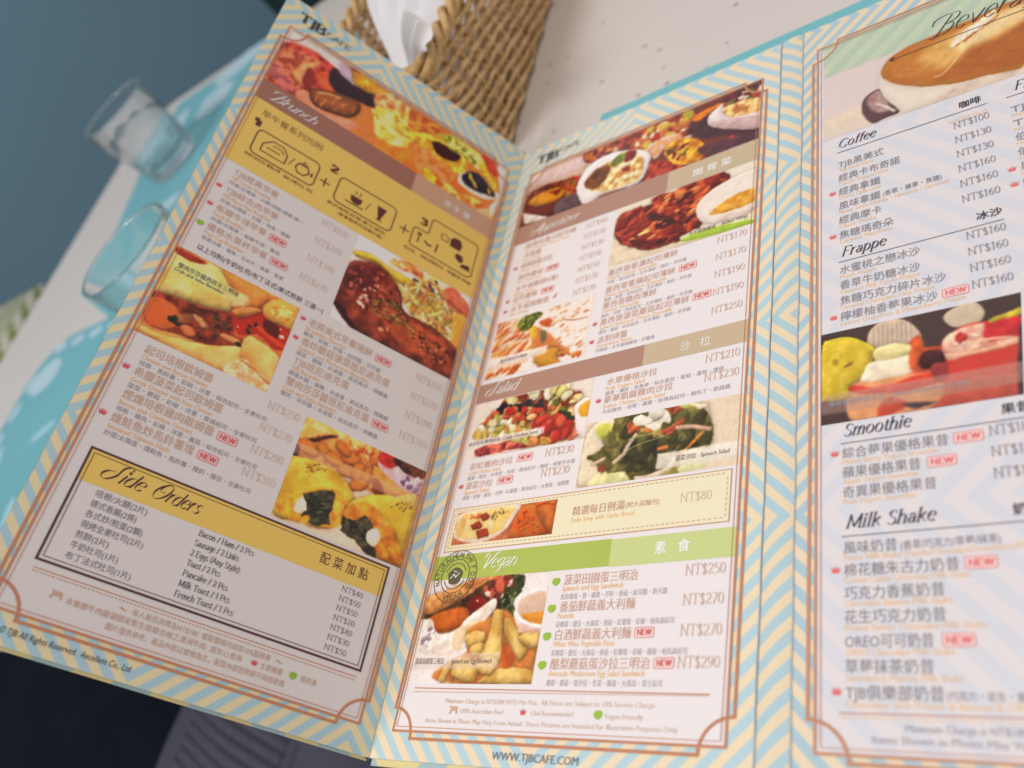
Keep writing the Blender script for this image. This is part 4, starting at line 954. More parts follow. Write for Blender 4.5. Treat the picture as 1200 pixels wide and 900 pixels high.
g.p([(4.92,3.88),(5.49,3.49),(5.46,3.12),(5.06,3.08)], (190, 90, 34), soft=.06)
g.p([(5.14,5.00),(5.07,5.30),(5.38,5.56),(6.37,5.63),(6.54,4.27),(6.02,4.28),(5.49,4.25)], (238, 224, 226), soft=.035, tex=.03)
g.p([(5.25,5.04),(5.35,5.39),(5.74,5.54),(6.33,5.53),(6.44,4.60),(5.76,4.63),(5.36,4.84)], (214, 176, 156), soft=.05, tex=.05)
g.p([(5.43,4.79),(5.89,4.87),(6.42,4.84),(6.44,4.46),(5.90,4.53)], (222, 140, 44), soft=.04, tex=.1)
g.p([(5.15,4.95),(5.31,4.79),(5.91,4.50),(6.48,4.41),(6.47,4.29),(5.94,4.36),(5.30,4.60)], (240, 228, 232), soft=.03, tex=.02); g.p([(5.31,4.55),(5.94,4.36),(6.47,4.29),(6.27,4.18),(5.57,4.20)], (206, 150, 130), soft=.05, a=.7)
g.p([(0.88, 3.02), (4.9, 3.02), (4.9, 3.55), (0.88, 3.55)], (230, 206, 196), sm=False, warp=0, a=.5, tex=0)
g.done('m', "printed picture of an egg sandwich with fries and dip")

# coffee with latte art
g = Pic(0.85, 22.7, 9.4, 28.4, (218, 200, 202), 91)
g.k = .2
gy = [(0.84,26.50),(3.16,26.23),(6.21,26.60),(7.86,26.44),(7.92,27.02),(4.59,29.53),(1.90,28.70),(0.84,28.15)]
g.p([(0.85, 26.35), (9.4, 26.35), (9.4, 28.4), (0.85, 28.4)], (190, 206, 182), soft=.15, sm=False, warp=0, tex=0.02)
for k in range(-3, 9):
    a = 0.7 + k * 1.08
    g.p([(a, 26.3), (a + .54, 26.3), (a + 2.7, 28.45), (a + 2.16, 28.45)], (172, 196, 180), soft=.05, sm=False, warp=0, tex=0, a=.8)
g.p([(0.84,23.82),(2.46,23.92),(3.64,22.88),(1.80,22.83),(0.84,22.94)], (224, 206, 190), soft=.15, tex=.05)
g.p([(2.27,24.02),(2.47,24.41),(2.91,24.50),(3.20,23.89),(3.58,22.91),(3.04,22.83),(2.61,22.78),(2.32,23.32)], (92, 62, 66), soft=.05, tex=.1)
g.p([(2.46,24.11),(2.91,24.45),(3.19,23.70),(3.17,23.14),(2.69,23.40)], (190, 160, 156), soft=.1, tex=.1, col2=(150, 110, 104))
g.l([(2.82,23.71),(3.06,23.48),(3.40,23.01)], .1, (232, 214, 210), soft=.06)
g.p([(3.00,25.40),(3.70,24.23),(5.39,23.38),(7.53,23.28),(7.55,22.55),(5.34,22.67),(3.86,22.71),(3.58,22.91),(3.08,23.96),(2.92,24.74)], (236, 220, 208), soft=.035, tex=.03, rim=.10, rw=.3)
g.p([(4.78,22.62),(7.55,22.55),(7.62,23.22),(6.47,23.20),(5.38,23.20)], (210, 182, 164), soft=.15, a=.6)
g.p([(3.00,25.40),(3.14,25.83),(3.66,26.23),(4.54,26.39),(6.20,26.50),(7.96,26.37),(7.62,23.22),(6.47,23.20),(5.39,23.38),(4.28,23.87),(3.47,24.52),(3.09,25.05)], (204, 128, 44), soft=.04, tex=.12, col2=(190, 106, 34), rim=.12)
g.p([(5.79,24.96),(7.83,25.16),(7.63,23.31),(6.49,23.37),(5.41,23.65),(4.86,23.89)], (176, 94, 34), soft=.2, tex=.12)
g.p([(4.36,25.37),(4.62,25.71),(5.35,26.00),(6.51,26.18),(7.55,26.06),(7.79,25.78),(7.07,25.00),(6.07,24.97),(5.59,24.59),(5.12,24.40),(4.57,24.84)], (226, 172, 88), soft=.3, tex=.15, a=.95)
g.p([(5.44,25.68),(6.17,26.11),(7.08,26.29),(7.84,26.25),(7.82,25.56),(6.98,25.16),(6.08,25.07),(5.68,24.93)], (238, 202, 138), soft=.25, tex=.2, a=.9)
q = [(3.63,25.42),(3.96,24.62),(4.86,23.98),(5.23,24.33),(4.13,25.72),(4.61,25.62)]
for k in range(34):
    a = g.rs.uniform(0, 6.28); r_ = g.rs.uniform(.2, 1.0)
    cx_, cy_ = (q[0][0] + q[3][0]) / 2, (q[1][1] + q[5][1]) / 2
    pts = [(cx_ + 1.25 * r_ * math.cos(a + t), cy_ + .75 * r_ * math.sin(a + t)) for t in (0, .3, .6, .9)]
    g.l(pts, .02, (230, 176, 100), a=.45, soft=.025)
for k in range(7):                                   # the milk-foam leaf
    q = [(5.61,25.62),(6.80,26.24)]
    t = k / 6
    x = q[0][0] + (q[1][0] - q[0][0]) * t; y = q[0][1] + (q[1][1] - q[0][1]) * t
    g.e(x, y, .34, .10, 60, (246, 232, 212), soft=.05, rim=0); g.e(x + .12, y - .2, .17, .05, 50, (178, 92, 44), soft=.03)
for k in range(11):
    q = [(5.92,25.12),(7.92,26.20),(6.59,25.17),(7.81,25.18)]
    a = k / 10
    g.l([(q[0][0] + (q[2][0] - q[0][0]) * a, q[0][1] + (q[2][1] - q[0][1]) * a), (q[1][0] - 1.0 + a * .4, (q[1][1] + q[3][1]) / 2 + .35 - .5 * a), (q[1][0], q[1][1] + (q[3][1] - q[1][1]) * a)], .045, (238, 212, 164), a=.5, soft=.04)
g.l([(6.75,26.32),(6.48,25.80),(5.99,25.32),(5.66,24.75),(5.10,24.12),(4.81,24.10)], .05, (238, 206, 150), soft=.04)
g.done('r', "printed picture of a cup of latte", grain=.15)

# iced fruit drinks
g = Pic(0.76, 10.26, 6.42, 13.66, (74, 54, 52), 95)
g.p([(2.17,13.01),(2.29,13.45),(2.71,13.70),(3.22,13.59),(3.55,13.23),(3.72,12.79),(3.46,12.41),(2.67,12.42),(2.27,12.72)], (208, 182, 160), soft=.03, warp=.02, tex=.08)
for k in range(9):
    q = [(2.39,13.42),(3.46,12.47)]
    x = q[0][0] + (q[1][0] - q[0][0]) * k / 8
    g.l([(x, q[0][1] + .1), (x - .02, q[1][1] + .25)], .025, (130, 116, 116), a=.7, soft=.02)
g.p([(4.37,13.25),(4.48,13.48),(4.92,13.68),(5.28,13.60),(5.45,13.19),(5.32,12.92),(5.09,12.86),(4.63,12.89)], (206, 186, 160), soft=.03, warp=.02, tex=.08)
g.p([(3.27,12.52),(3.67,12.87),(3.74,12.40),(4.30,12.25),(4.32,11.21),(4.12,10.90),(3.76,11.10),(3.31,11.45)], (214, 84, 50), soft=.05, tex=.3)
g.p([(4.21,12.28),(4.57,12.75),(5.09,12.92),(5.54,12.85),(6.28,12.82),(6.27,12.28),(6.01,10.26),(4.26,10.29),(4.27,11.83)], (214, 70, 56), soft=.04, tex=.15, col2=(200, 54, 46))
g.p([(5.36,12.84),(5.76,12.91),(6.32,12.81),(6.26,12.22),(5.47,12.13),(5.32,12.42)], (206, 44, 48), soft=.04, tex=.2)
g.p([(5.54,12.94),(5.82,13.02),(6.35,13.08),(6.32,12.84),(5.89,12.87),(5.58,12.81)], (196, 176, 50), soft=.03, warp=.08, tex=.3)
g.p([(4.26,12.27),(4.52,12.70),(5.36,12.84),(5.32,12.42),(5.47,12.13),(6.16,12.13),(6.19,11.94),(5.00,11.83),(4.37,11.81)], (226, 150, 130), soft=.05, tex=.2, col2=(236, 190, 166))
g.l([(4.37,11.87),(5.09,11.87),(6.15,11.98)], .1, (238, 176, 140), soft=.04); g.l([(4.57,12.12),(5.30,12.24),(6.08,12.15)], .08, (240, 190, 160), soft=.04)
g.p([(3.55,10.67),(4.31,10.98),(6.08,10.92),(6.01,10.26),(4.35,10.27),(3.99,10.23)], (196, 80, 64), soft=.06, tex=.15)
g.sc([(4.35,12.30),(4.84,12.61),(5.24,12.50),(5.02,12.07)], 10, .1, [(190, 50, 44), (240, 200, 180)], soft=.03)
g.p([(1.57,11.59),(2.04,11.87),(3.22,11.59),(3.60,11.50),(4.06,11.39),(4.19,10.65),(3.52,10.09),(2.48,10.06),(1.60,10.35)], (224, 150, 100), soft=.05, tex=.15)
g.p([(1.62,11.52),(2.28,11.31),(3.12,11.37),(3.88,11.50),(4.23,11.23),(4.04,11.04),(2.91,10.99),(1.82,11.16)], (214, 60, 44), soft=.05, tex=.2)
g.p([(0.78,13.17),(1.06,13.38),(1.65,13.32),(2.17,12.94),(2.39,12.62),(2.25,12.07),(1.99,11.75),(1.62,11.46),(1.56,11.09),(0.89,11.11),(0.75,11.26)], (220, 186, 34), soft=.035, tex=.08, rim=.08, col2=(226, 196, 56))
g.l([(0.81,13.17),(1.11,13.33),(1.65,13.28),(2.17,12.91),(2.37,12.63)], .09, (232, 214, 40), soft=.03)
g.e(*[(1.20,12.49)][0], .1, .16, 20, (180, 140, 30), soft=.04); g.e(*[(1.58,12.30)][0], .16, .06, 25, (150, 120, 40), soft=.03)
g.p([(2.37,12.63),(2.83,12.77),(3.46,12.54),(3.50,12.27),(2.80,12.00),(2.40,12.17)], (232, 216, 150), soft=.05, tex=.12, rim=.1)
g.p([(1.99,11.75),(2.20,12.21),(2.91,12.17),(3.45,12.22),(3.37,11.62),(2.63,11.54),(2.03,11.55)], (238, 222, 196), soft=.05, tex=.12)
g.p([(3.47,12.66),(3.72,12.73),(3.73,12.21),(3.57,11.76),(3.33,11.75)], (222, 90, 40), soft=.05)
g.p([(3.58,11.94),(3.83,12.25),(4.20,12.16),(4.32,11.82),(4.17,11.61),(3.70,11.66)], (84, 34, 40), soft=.04, tex=.4, rim=.2); g.p([(3.89,11.68),(4.36,11.69),(4.32,11.21),(4.04,11.10)], (150, 50, 50), soft=.05)
g.p([(2.61,10.87),(3.18,10.63),(2.97,10.32),(2.39,10.25)], (200, 70, 50), soft=.06); g.p([(3.08,10.59),(3.73,10.52),(4.00,10.46),(3.44,10.34)], (80, 60, 70), soft=.05)
g.p([(6.22,12.29),(6.36,12.37),(6.12,10.13),(6.00,10.26)], (70, 50, 60), soft=.03)
g.p([(0.76, 10.62), (6.42, 10.62), (6.42, 11.3), (0.76, 11.3)], (186, 150, 140), sm=False, warp=0, a=.5, tex=0)
g.done('r', "printed picture of iced berry drinks beside a lemon", grain=.4, clip=[(0.76, 10.26), (6.14, 10.24), (6.42, 13.64), (0.76, 13.66)])

# ------------------------------------------------------------------ left page
def white_ground(pan, u0, v0, u1, v1):
    rect(pan, "white_print_area", u0, v0, u1, v1, paper("white", WH[pan], pan), 1)

C = {}
for _p in 'lmr':
    C[_p] = dict(
        name=paper("dish_brown", {'l': (168, 132, 116), 'm': (204, 158, 140), 'r': (136, 126, 132)}[_p], _p),
        eng=paper("subtitle_orange", {'l': (196, 146, 100), 'm': (238, 186, 132), 'r': (234, 190, 150)}[_p], _p),
        desc=paper("ingredient_grey", {'l': (128, 118, 124), 'm': (176, 164, 168), 'r': (160, 150, 156)}[_p], _p),
        price=paper("price_brown", {'l': (176, 148, 138), 'm': (206, 168, 152), 'r': (142, 132, 138)}[_p], _p),
        dark=paper("dark_ink", {'l': (62, 50, 58), 'm': (122, 110, 112), 'r': (62, 54, 66)}[_p], _p),
        brown=paper("deep_brown", {'l': (78, 34, 30), 'm': (110, 60, 50), 'r': (90, 60, 60)}[_p], _p),
        red=paper("red", {'l': (186, 66, 76), 'm': (210, 90, 94), 'r': (220, 104, 104)}[_p], _p),
        redback=paper("pale_red", {'l': (204, 162, 162), 'm': (240, 206, 204), 'r': (234, 196, 196)}[_p], _p),
        green=paper("leaf_green", {'l': (122, 150, 40), 'm': (150, 180, 60), 'r': (150, 180, 60)}[_p], _p),
        white=paper("white", WH[_p], _p),
        cream=paper("cream_letter", {'l': (214, 200, 196), 'm': (240, 228, 226), 'r': (226, 216, 216)}[_p], _p),
        copper=paper("copper_line", COPPER[_p], _p),
    )

def price(pan, u0, u1, v, n, h=0.3):
    pen(pan, "price", "NT$%d" % n, u0, v, u1, h, C[pan]['price'], 4, thick=.66, thin=.34)

def new_badge(pan, u, v, w=.72, h=.28):
    rect(pan, "new_badge", u, v - .04, u + w, v + h, C[pan]['redback'], 3)
    stroke(pan, "new_badge_edge", [(roundrect(u, v - .04, u + w, v + h, .05), .02)], C[pan]['red'], 4)
    pen(pan, "new_lettering", "NEW", u + .08, v + .03, u + w - .08, .18, C[pan]['red'], 5, thick=1.7, thin=.6)

def crown(pan, u, v, s=.3):
    poly(pan, "crown_mark", [(u, v + .62 * s), (u + .2 * s, v), (u + .8 * s, v), (u + s, v + .62 * s), (u + .76 * s, v + .3 * s), (u + .66 * s, v + .75 * s), (u + .5 * s, v + .32 * s), (u + .34 * s, v + .75 * s), (u + .24 * s, v + .3 * s)], C[pan]['red'], 4)

def leafdot(pan, u, v, s=.14):
    poly(pan, "leaf_mark", [(u + s * 1.15 * math.cos(t), v + s * math.sin(t) * (1 + .12 * math.sin(3 * t))) for t in [k * math.pi / 7 for k in range(14)]], C[pan]['green'], 4)

def dashes(pan, name, u0, u1, v, n, w, t, m, layer=4):
    L = []
    for k in range(n):
        a = u0 + (u1 - u0) * k / n
        L.append(([(a, v), (a + w, v)], t))
    stroke(pan, name, L, m, layer)

white_ground('l', 0.66, 0.95, 12.85, 28.15)
frame('l', 0.48, 0.75, 13.0, 28.33, 0.66, 0.95, 12.85, 28.15)
rect('l', "heading_band", .66, 23.42, 8.41, 24.56, paper("band_brown", (132, 86, 73), 'l'), 3)
rect('l', "heading_band", 8.41, 23.42, 12.84, 24.56, paper("band_tan", (168, 128, 104), 'l'), 3)
rect('l', "offer_panel", .66, 19.7, 12.84, 23.42, paper("yellow", (198, 158, 80), 'l'), 3)
# pale corner behind the logo notch
T = C['l']
pen('l', "logo_lettering", "TJB", .88, 28.84, 2.06, .56, paper("logo_black", (50, 44, 50), 'l'), 5, thick=2.0, thin=.35)
pen('l', "logo_lettering", "CAFE", 2.22, 28.94, 3.40, .30, paper("logo_grey", (84, 80, 84), 'l'), 5, thick=1.3, thin=.35)
pen('l', "heading_lettering", "@Brunch", 1.22, 23.72, 3.42, .50, T['cream'], 5, thick=.8, thin=.16, shear=.5, serif=False, track=-.35)
text('l', "heading_lettering", "早 午 餐", 10.1, 23.76, 11.55, .42, T['cream'], 5, bold=.01)
text('l', "offer_title", "早午餐系列均附", 1.24, 22.66, 4.1, .42, paper("title_brown", (120, 84, 50), 'l'), 5)
bw = T['brown']
for s_, u, v in (("1", 1.1, 22.0), ("2", 4.75, 21.98), ("3", 9.32, 22.04)):
    pen('l', "offer_number", s_, u, v, u + (.2 if s_ == '1' else .3), .36, bw, 5, thick=2.2, thin=1.0, serif=False)
for u, v in ((4.72, 21.22), (8.7, 21.22)):
    stroke('l', "plus_sign", [([(u - .24, v), (u + .24, v)], .06), ([(u, v - .24), (u, v + .24)], .06)], bw, 5, dz=.0005)
stroke('l', "offer_box", [(roundrect(1.42, 20.62, 4.3, 21.95, .24), .055)], bw, 5)
stroke('l', "offer_box", [(roundrect(5.28, 20.62, 8.12, 22.0, .24), .055)], bw, 5)
stroke('l', "offer_box", [([(9.2, 20.63), (12.2, 20.63), (12.4, 20.8), (12.4, 22.5), (12.25, 22.64), (9.95, 22.64), (9.85, 22.55), (9.85, 21.78), (9.75, 21.7), (9.25, 21.7), (9.1, 21.6), (9.1, 20.75), (9.2, 20.63)], .05)], bw, 5)
# little drawings in the offer boxes
stroke('l', "bread_icon", [([(1.8, 20.95), (1.8, 21.35), (2.15, 21.7), (2.65, 21.7), (2.9, 21.4), (2.9, 20.95), (1.8, 20.95)], .05), ([(2.0, 21.25), (2.6, 21.25)], .05), ([(2.2, 21.5), (2.6, 21.5), (2.75, 21.35)], .04)], bw, 5, dz=.0005)
stroke('l', "pot_icon", [([(3.45, 21.4), (3.35, 21.15), (3.5, 20.92), (3.8, 20.92), (3.98, 21.15), (3.88, 21.4), (3.45, 21.4)], .06), ([(3.5, 21.48), (3.85, 21.48)], .05), ([(3.6, 21.58), (3.75, 21.58)], .05)], bw, 5, dz=.0005)
stroke('l', "slash_mark", [([(3.05, 21.05), (3.22, 21.5)], .035)], bw, 5)
stroke('l', "slash_mark", [([(6.75, 21.05), (6.92, 21.5)], .035)], bw, 5)
poly('l', "drop_icon", [(4.05, 21.1), (4.1, 21.35), (4.17, 21.12), (4.11, 21.03)], bw, 5)
poly('l', "cup_icon", [(5.95, 21.4), (6.0, 21.12), (6.15, 21.02), (6.38, 21.02), (6.5, 21.15), (6.52, 21.4)], bw, 5)
stroke('l', "saucer_icon", [([(5.78, 20.95), (6.65, 20.95)], .06), ([(6.1, 21.5), (6.2, 21.6), (6.12, 21.7)], .035), ([(6.3, 21.5), (6.4, 21.6), (6.32, 21.7)], .035)], bw, 5, dz=.0005)
poly('l', "glass_icon", [(7.22, 21.62), (7.36, 21.1), (7.4, 20.95), (7.26, 20.88), (7.66, 20.88), (7.52, 20.95), (7.56, 21.1), (7.7, 21.62)], bw, 5)
stroke('l', "cutlery_icon", [([(9.45, 20.95), (9.45, 21.45)], .06), ([(9.37, 21.35), (9.37, 21.5), (9.53, 21.5), (9.53, 21.35)], .05), ([(9.75, 21.25), (9.95, 21.12), (10.15, 21.15)], .09), ([(10.4, 20.95), (10.42, 21.45)], .075)], bw, 5, dz=.0005)
poly('l', "basket_icon", [(11.0, 21.75), (10.95, 22.15), (11.15, 22.35), (11.45, 22.35), (11.6, 22.1), (11.55, 21.75)], bw, 5)
stroke('l', "cup_outline_icon", [([(10.5, 21.85), (10.45, 22.1), (10.65, 22.2), (10.85, 22.1), (10.85, 21.85), (10.5, 21.85)], .04)], bw, 5)
poly('l', "fruit_icon", [(11.45, 21.25), (11.35, 21.45), (11.5, 21.6), (11.75, 21.55), (11.85, 21.3), (11.7, 21.15)], bw, 5)
poly('l', "cake_icon", [(11.75, 20.95), (11.8, 21.15), (12.2, 21.25), (12.28, 20.95)], bw, 5)
for body, u0, u1, v in (("烘烤牛奶吐司/ 優格水果", 1.3, 2.9, 20.36), ("炭烤吐司", 3.05, 4.4, 20.3), ("美式咖啡/紅茶/果汁/鮮奶", 5.1, 7.95, 20.32), ("(套餐咖啡可加價升級)", 5.7, 7.9, 20.05), ("附沙拉", 8.95, 9.5, 20.3), ("季節水果薯條沙拉", 9.8, 11.0, 20.3), ("烤蕃茄 時蔬", 11.2, 12.5, 20.3)):
    text('l', "offer_note", body, u0, v, u1, .2, bw, 5)

for k, (nm, en, ds, u1, badge, mark, pr, eu, du) in enumerate((
        ("TJB經典早餐", "TJB Classic Breakfast", "炒蛋/太陽蛋．火腿/培根/德腸 擇一", 3.23, None, None, 270, 3.03, 4.56),
        ("TJB綜合肉早餐", "TJB Mixed Meat Breakfast", "炒蛋/太陽蛋．火腿．培根．德腸", 3.57, None, 'c', 310, 3.35, 4.3),
        ("板腱牛排早餐", "Steak Breakfast", "炒蛋/太陽蛋．板腱牛排．薯條", 3.40, 3.55, 'c', 370, 2.6, 4.2),
        ("優格水果杯早餐", "Fruit Cup Breakfast", "季節水果．優格．玉米片．蜂蜜．堅果", 3.79, 3.95, 'g', 270, 2.9, 4.7))):
    v = 19.17 - k * 0.985
    text('l', "dish_name", nm, 1.3, v, u1, .37, T['name'])
    text('l', "dish_subtitle", en, 1.3, v - .28, eu, .26, T['eng'])
    text('l', "ingredient_line", ds, 1.3, v - .53, du, .21, T['desc'])
    price('l', 5.24, 6.46, v - .04, pr)
    if badge: new_badge('l', badge, v - .02)
    if mark == 'c': crown('l', .88, v + .06, .28)
    if mark == 'g': leafdot('l', 1.02, v + .1, .12)
text('l', "note_line", "以上均附(牛奶吐司/布丁法式/美式煎餅 三選一)", 1.33, 15.18, 6.63, .29, T['dark'])
text('l', "picture_caption", "蟹肉莎莎醬西班牙三明治", 1.02, 14.08, 3.4, .24, T['dark'], 5)
text('l', "picture_caption", "Crab and Salsa Benedict", .97, 13.88, 2.88, .2, T['dark'], 5)
for k, (nm, en, ds, u1, eu, du, badge, mark, pr) in enumerate((
        ("起司培根歐姆蕾", "Cheese and Bacon Omelet", "培根．馬鈴薯．彩椒．洋蔥．綜合起司．全麥吐司", 3.79, 3.74, 6.1, None, None, 250),
        ("希臘菠菜起司歐姆蕾", "Greek Omelet with Feta Cheese", "菠菜．蘑菇．彩椒．洋蔥．費達起司．全麥吐司", 4.52, 4.26, 6.05, None, 'c', 270),
        ("煙燻培根雞肉歐姆蕾", "Bacon and Chicken Omelet", "培根．雞肉．彩椒．洋蔥．蕃茄．綜合起司．全麥吐司", 4.55, 3.9, 6.4, 4.72, None, 290),
        ("燻鮭魚炒馬鈴薯塊", "Smoked Salmon Hash", "炒蛋/太陽蛋．燻鮭魚．馬鈴薯．酸奶．酸豆．全麥吐司", 4.18, 3.45, 6.5, 4.35, 'c', 310))):
    v = 10.34 - k * 0.93
    text('l', "dish_name", nm, 1.31, v, u1, .41, T['name'])
    text('l', "dish_subtitle", en, 1.32, v - .27, eu, .26, T['eng'])
    text('l', "ingredient_line", ds, 1.32, v - .51, du, .22, T['desc'])
    price('l', 5.96, 7.22, v + .04, pr, .31)
    if badge: new_badge('l', badge, v)
    if mark: crown('l', .86, v + .08)
for k, (nm, en, ds, u1, eu, du, badge, mark, pr) in enumerate((
        ("老將美式早餐捲餅", "Breakfast Burrito", "雞肉．彩椒．炒蛋．起司醬．莎莎醬", 9.12, 8.0, 9.68, 9.3, 'c', 250),
        ("香炒蘑菇菠菜班尼迪克蛋", "Spinach and Mushroom Benedict", "菠菜．蘑菇．水波蛋．英式馬芬．荷蘭醬", 10.22, 9.35, 10.3, None, 'c', 270),
        ("TJB班尼迪克蛋", "TJB Benedict", "煙燻火腿．香腸．水波蛋．英式馬芬．荷蘭醬", 8.64, 7.5, 10.6, None, None, 290),
        ("蟹肉莎莎醬班尼迪克蛋", "Crab and Salsa Benedict", "蟹肉．莎莎醬．水波蛋．英式馬芬．荷蘭醬", 9.84, 8.5, 10.4, 10.0, None, 310))):
    v = 14.42 - k * 0.93
    text('l', "dish_name", nm, 6.25, v, u1, .41, T['name'])
    text('l', "dish_subtitle", en, 6.24, v - .27, eu, .26, T['eng'])
    text('l', "ingredient_line", ds, 6.22, v - .50, du, .22, T['desc'])
    price('l', 11.24, 12.49, v + .03, pr, .31)
    if badge: new_badge('l', badge, v - .02)
    if mark: crown('l', 5.86, v + .08, .28)

# side orders box
rect('l', "side_orders_header", 1.22, 5.33, 12.35, 6.44, paper("yellow", (198, 158, 80), 'l'), 3)
dk = paper("box_line", (74, 40, 44), 'l')
stroke('l', "box_line", [([(1.22, 2.61), (12.36, 2.61), (12.36, 6.46), (1.22, 6.46), (1.22, 2.61)], .075)], dk, 5)
stroke('l', "box_line", [([(1.36, 2.75), (12.22, 2.75), (12.22, 6.32), (1.36, 6.32), (1.36, 2.75)], .022)], dk, 5)
pen('l', "heading_lettering", "@Side", 1.82, 5.66, 3.25, .50, dk, 5, thick=.95, thin=.16, shear=.5, serif=False, track=-.3)
pen('l', "heading_lettering", "@Orders", 3.55, 5.66, 5.2, .50, dk, 5, thick=.95, thin=.16, shear=.5, serif=False, track=-.3)
text('l', "heading_lettering", "配 菜 加 點", 9.7, 5.72, 11.65, .47, dk, 5)
for k, (cn, en, pr) in enumerate((("培根/火腿(2片)", "Bacon / Ham / 2 Pcs", 40), ("德式香腸(2條)", "Sausage / 2 Links", 50), ("各式炒/煎蛋(2顆)", "2 Eggs (Any Style)", 50), ("現烤全麥吐司(2片)", "Toast / 2 Pcs", 20), ("煎餅(2片)", "Pancake / 2 Pcs", 40), ("牛奶吐司(1片)", "Milk Toast / 1 Pcs", 30), ("布丁法式吐司(1片)", "French Toast / 1 Pcs", 50))):
    v = 5.02 - k * .353
    text('l', "side_dish_name", cn, 1.92, v, (3.62, 3.4, 3.75, 3.92, 2.95, 3.4, 3.96)[k], .27, paper("text_grey", (104, 94, 100), 'l'))
    pen('l', "side_dish_name", en, 5.41, v, (7.38, 6.95, 7.1, 6.55, 6.95, 7.15, 7.41)[k], .20, paper("text_dark", (58, 52, 60), 'l'), 4, thick=.95, thin=.42)
    pen('l', "price", "NT$%d" % pr, 10.82, v, 11.66, .19, paper("text_grey", (104, 94, 100), 'l'), 4, thick=.8, thin=.42)
stroke('l', "rule_line", [([(1.26, 2.35), (12.3, 2.37)], .028)], T['copper'], 4)
dashes('l', "dashed_rule", 1.26, 12.3, 2.25, 92, .07, .03, T['copper'])
text('l', "footnote", "每人最低消費為NT$180  餐點價格均加收10%服務費", 4.43, 1.94, 9.13, .235, T['name'])
for u in (3.98, 9.3):
    poly('l', "wave_mark", [(u, 2.03), (u + .1, 2.07), (u + .25, 2.0), (u + .35, 2.03), (u + .22, 1.97), (u + .1, 2.0)], T['name'], 4)
text('l', "footnote", "本餐廳牛肉嚴選國家衛生檢驗合格之澳洲牛肉  請安心食用", 2.5, 1.64, 8.2, .235, T['name'])
text('l', "footnote", "圖片僅供參考，產品內容以實物為主，配菜內容因季節不同而更換", 3.86, 1.31, 9.86, .235, T['name'])
poly('l', "cow_mark", [(2.02, 1.66), (2.08, 1.84), (2.0, 1.92), (2.12, 1.9), (2.34, 1.9), (2.38, 1.7), (2.34, 1.66), (2.3, 1.76), (2.12, 1.76), (2.08, 1.66)], T['name'], 4)
crown('l', 8.52, 1.66, .26)
text('l', "footnote", "主廚推薦", 8.88, 1.64, 9.67, .235, T['name'])
leafdot('l', 10.06, 1.75, .12)
text('l', "footnote", "蛋奶素", 10.34, 1.65, 10.95, .235, T['name'])
text('l', "copyright_line", "© TJB All Rights Reserved.  Axcellent Co., Ltd", 1.2, .33, 5.06, .27, T['dark'], 5, shear=.15)

# ------------------------------------------------------------------ middle page
T = C['m']
white_ground('m', 0.84, 0.95, 13.03, 27.88)
frame('m', 0.69, 0.70, 13.25, 28.08, 0.84, 0.93, 13.04, 27.9)
pen('m', "logo_lettering", "TJB", 1.1, 28.52, 2.3, .56, paper("logo_black", (70, 62, 66), 'm'), 5, thick=2.0, thin=.35)
pen('m', "logo_lettering", "CAFE", 2.45, 28.78, 3.6, .30, paper("logo_grey", (110, 104, 104), 'm'), 5, thick=1.3, thin=.35)
bb, bt = paper("band_brown", (172, 128, 113), 'm'), paper("band_tan", (196, 170, 142), 'm')
rect('m', "heading_band", .85, 23.06, 8.98, 24.22, bb, 3)
rect('m', "heading_band", 8.98, 23.06, 13.03, 24.22, bt, 3)
pen('m', "heading_lettering", "@Appetizer", 1.75, 23.4, 4.6, .46, T['cream'], 5, thick=.8, thin=.16, shear=.5, serif=False, track=-.35)
text('m', "heading_lettering", "開 胃 菜", 10.2, 23.38, 11.9, .46, T['cream'], 5, bold=.02)
for k, (nm, en, u1, eu, badge, pr, mark, v) in enumerate((
        ("紐奧良墨式起司條", "New Orleans Cheese Sticks", 4.49, 4.2, None, 90, None, 22.62), ("洋蔥圈", "Onion Rings", 2.65, 2.7, None, 130, None, 22.0), ("經典凱薩沙拉", "Caesar Fries", 3.41, 2.8, None, 130, 'c', 21.38), ("酥炸蘑菇", "Fried Mushroom", 3.04, 3.0, 3.2, 150, None, 20.7), ("水牛城雞翅(6隻)", "Buffalo Wings", 4.0, 2.8, None, 150, None, 20.02), ("起司薯條", "Cheese Fries", 3.0, 2.7, 3.2, 170, 'c', 19.42), ("水牛城辣雞翅", "Hot Wings", 3.72, 2.7, None, 170, 'c', 18.84))):
    text('m', "dish_name", nm, 1.66, v, u1, .36, T['name'])
    text('m', "dish_subtitle", en, 1.66, v - .24, eu, .23, T['eng'])
    price('m', 5.02, 6.12, 22.53 - k * .637, pr, .29)
    if badge: new_badge('m', badge, v, .68, .26)
    if mark: crown('m', 1.2, v + .04, .27)
poly('m', "chili_mark", [(3.92, 18.95), (4.0, 19.0), (4.14, 19.2), (4.1, 18.98), (4.0, 18.9)], T['red'], 4)
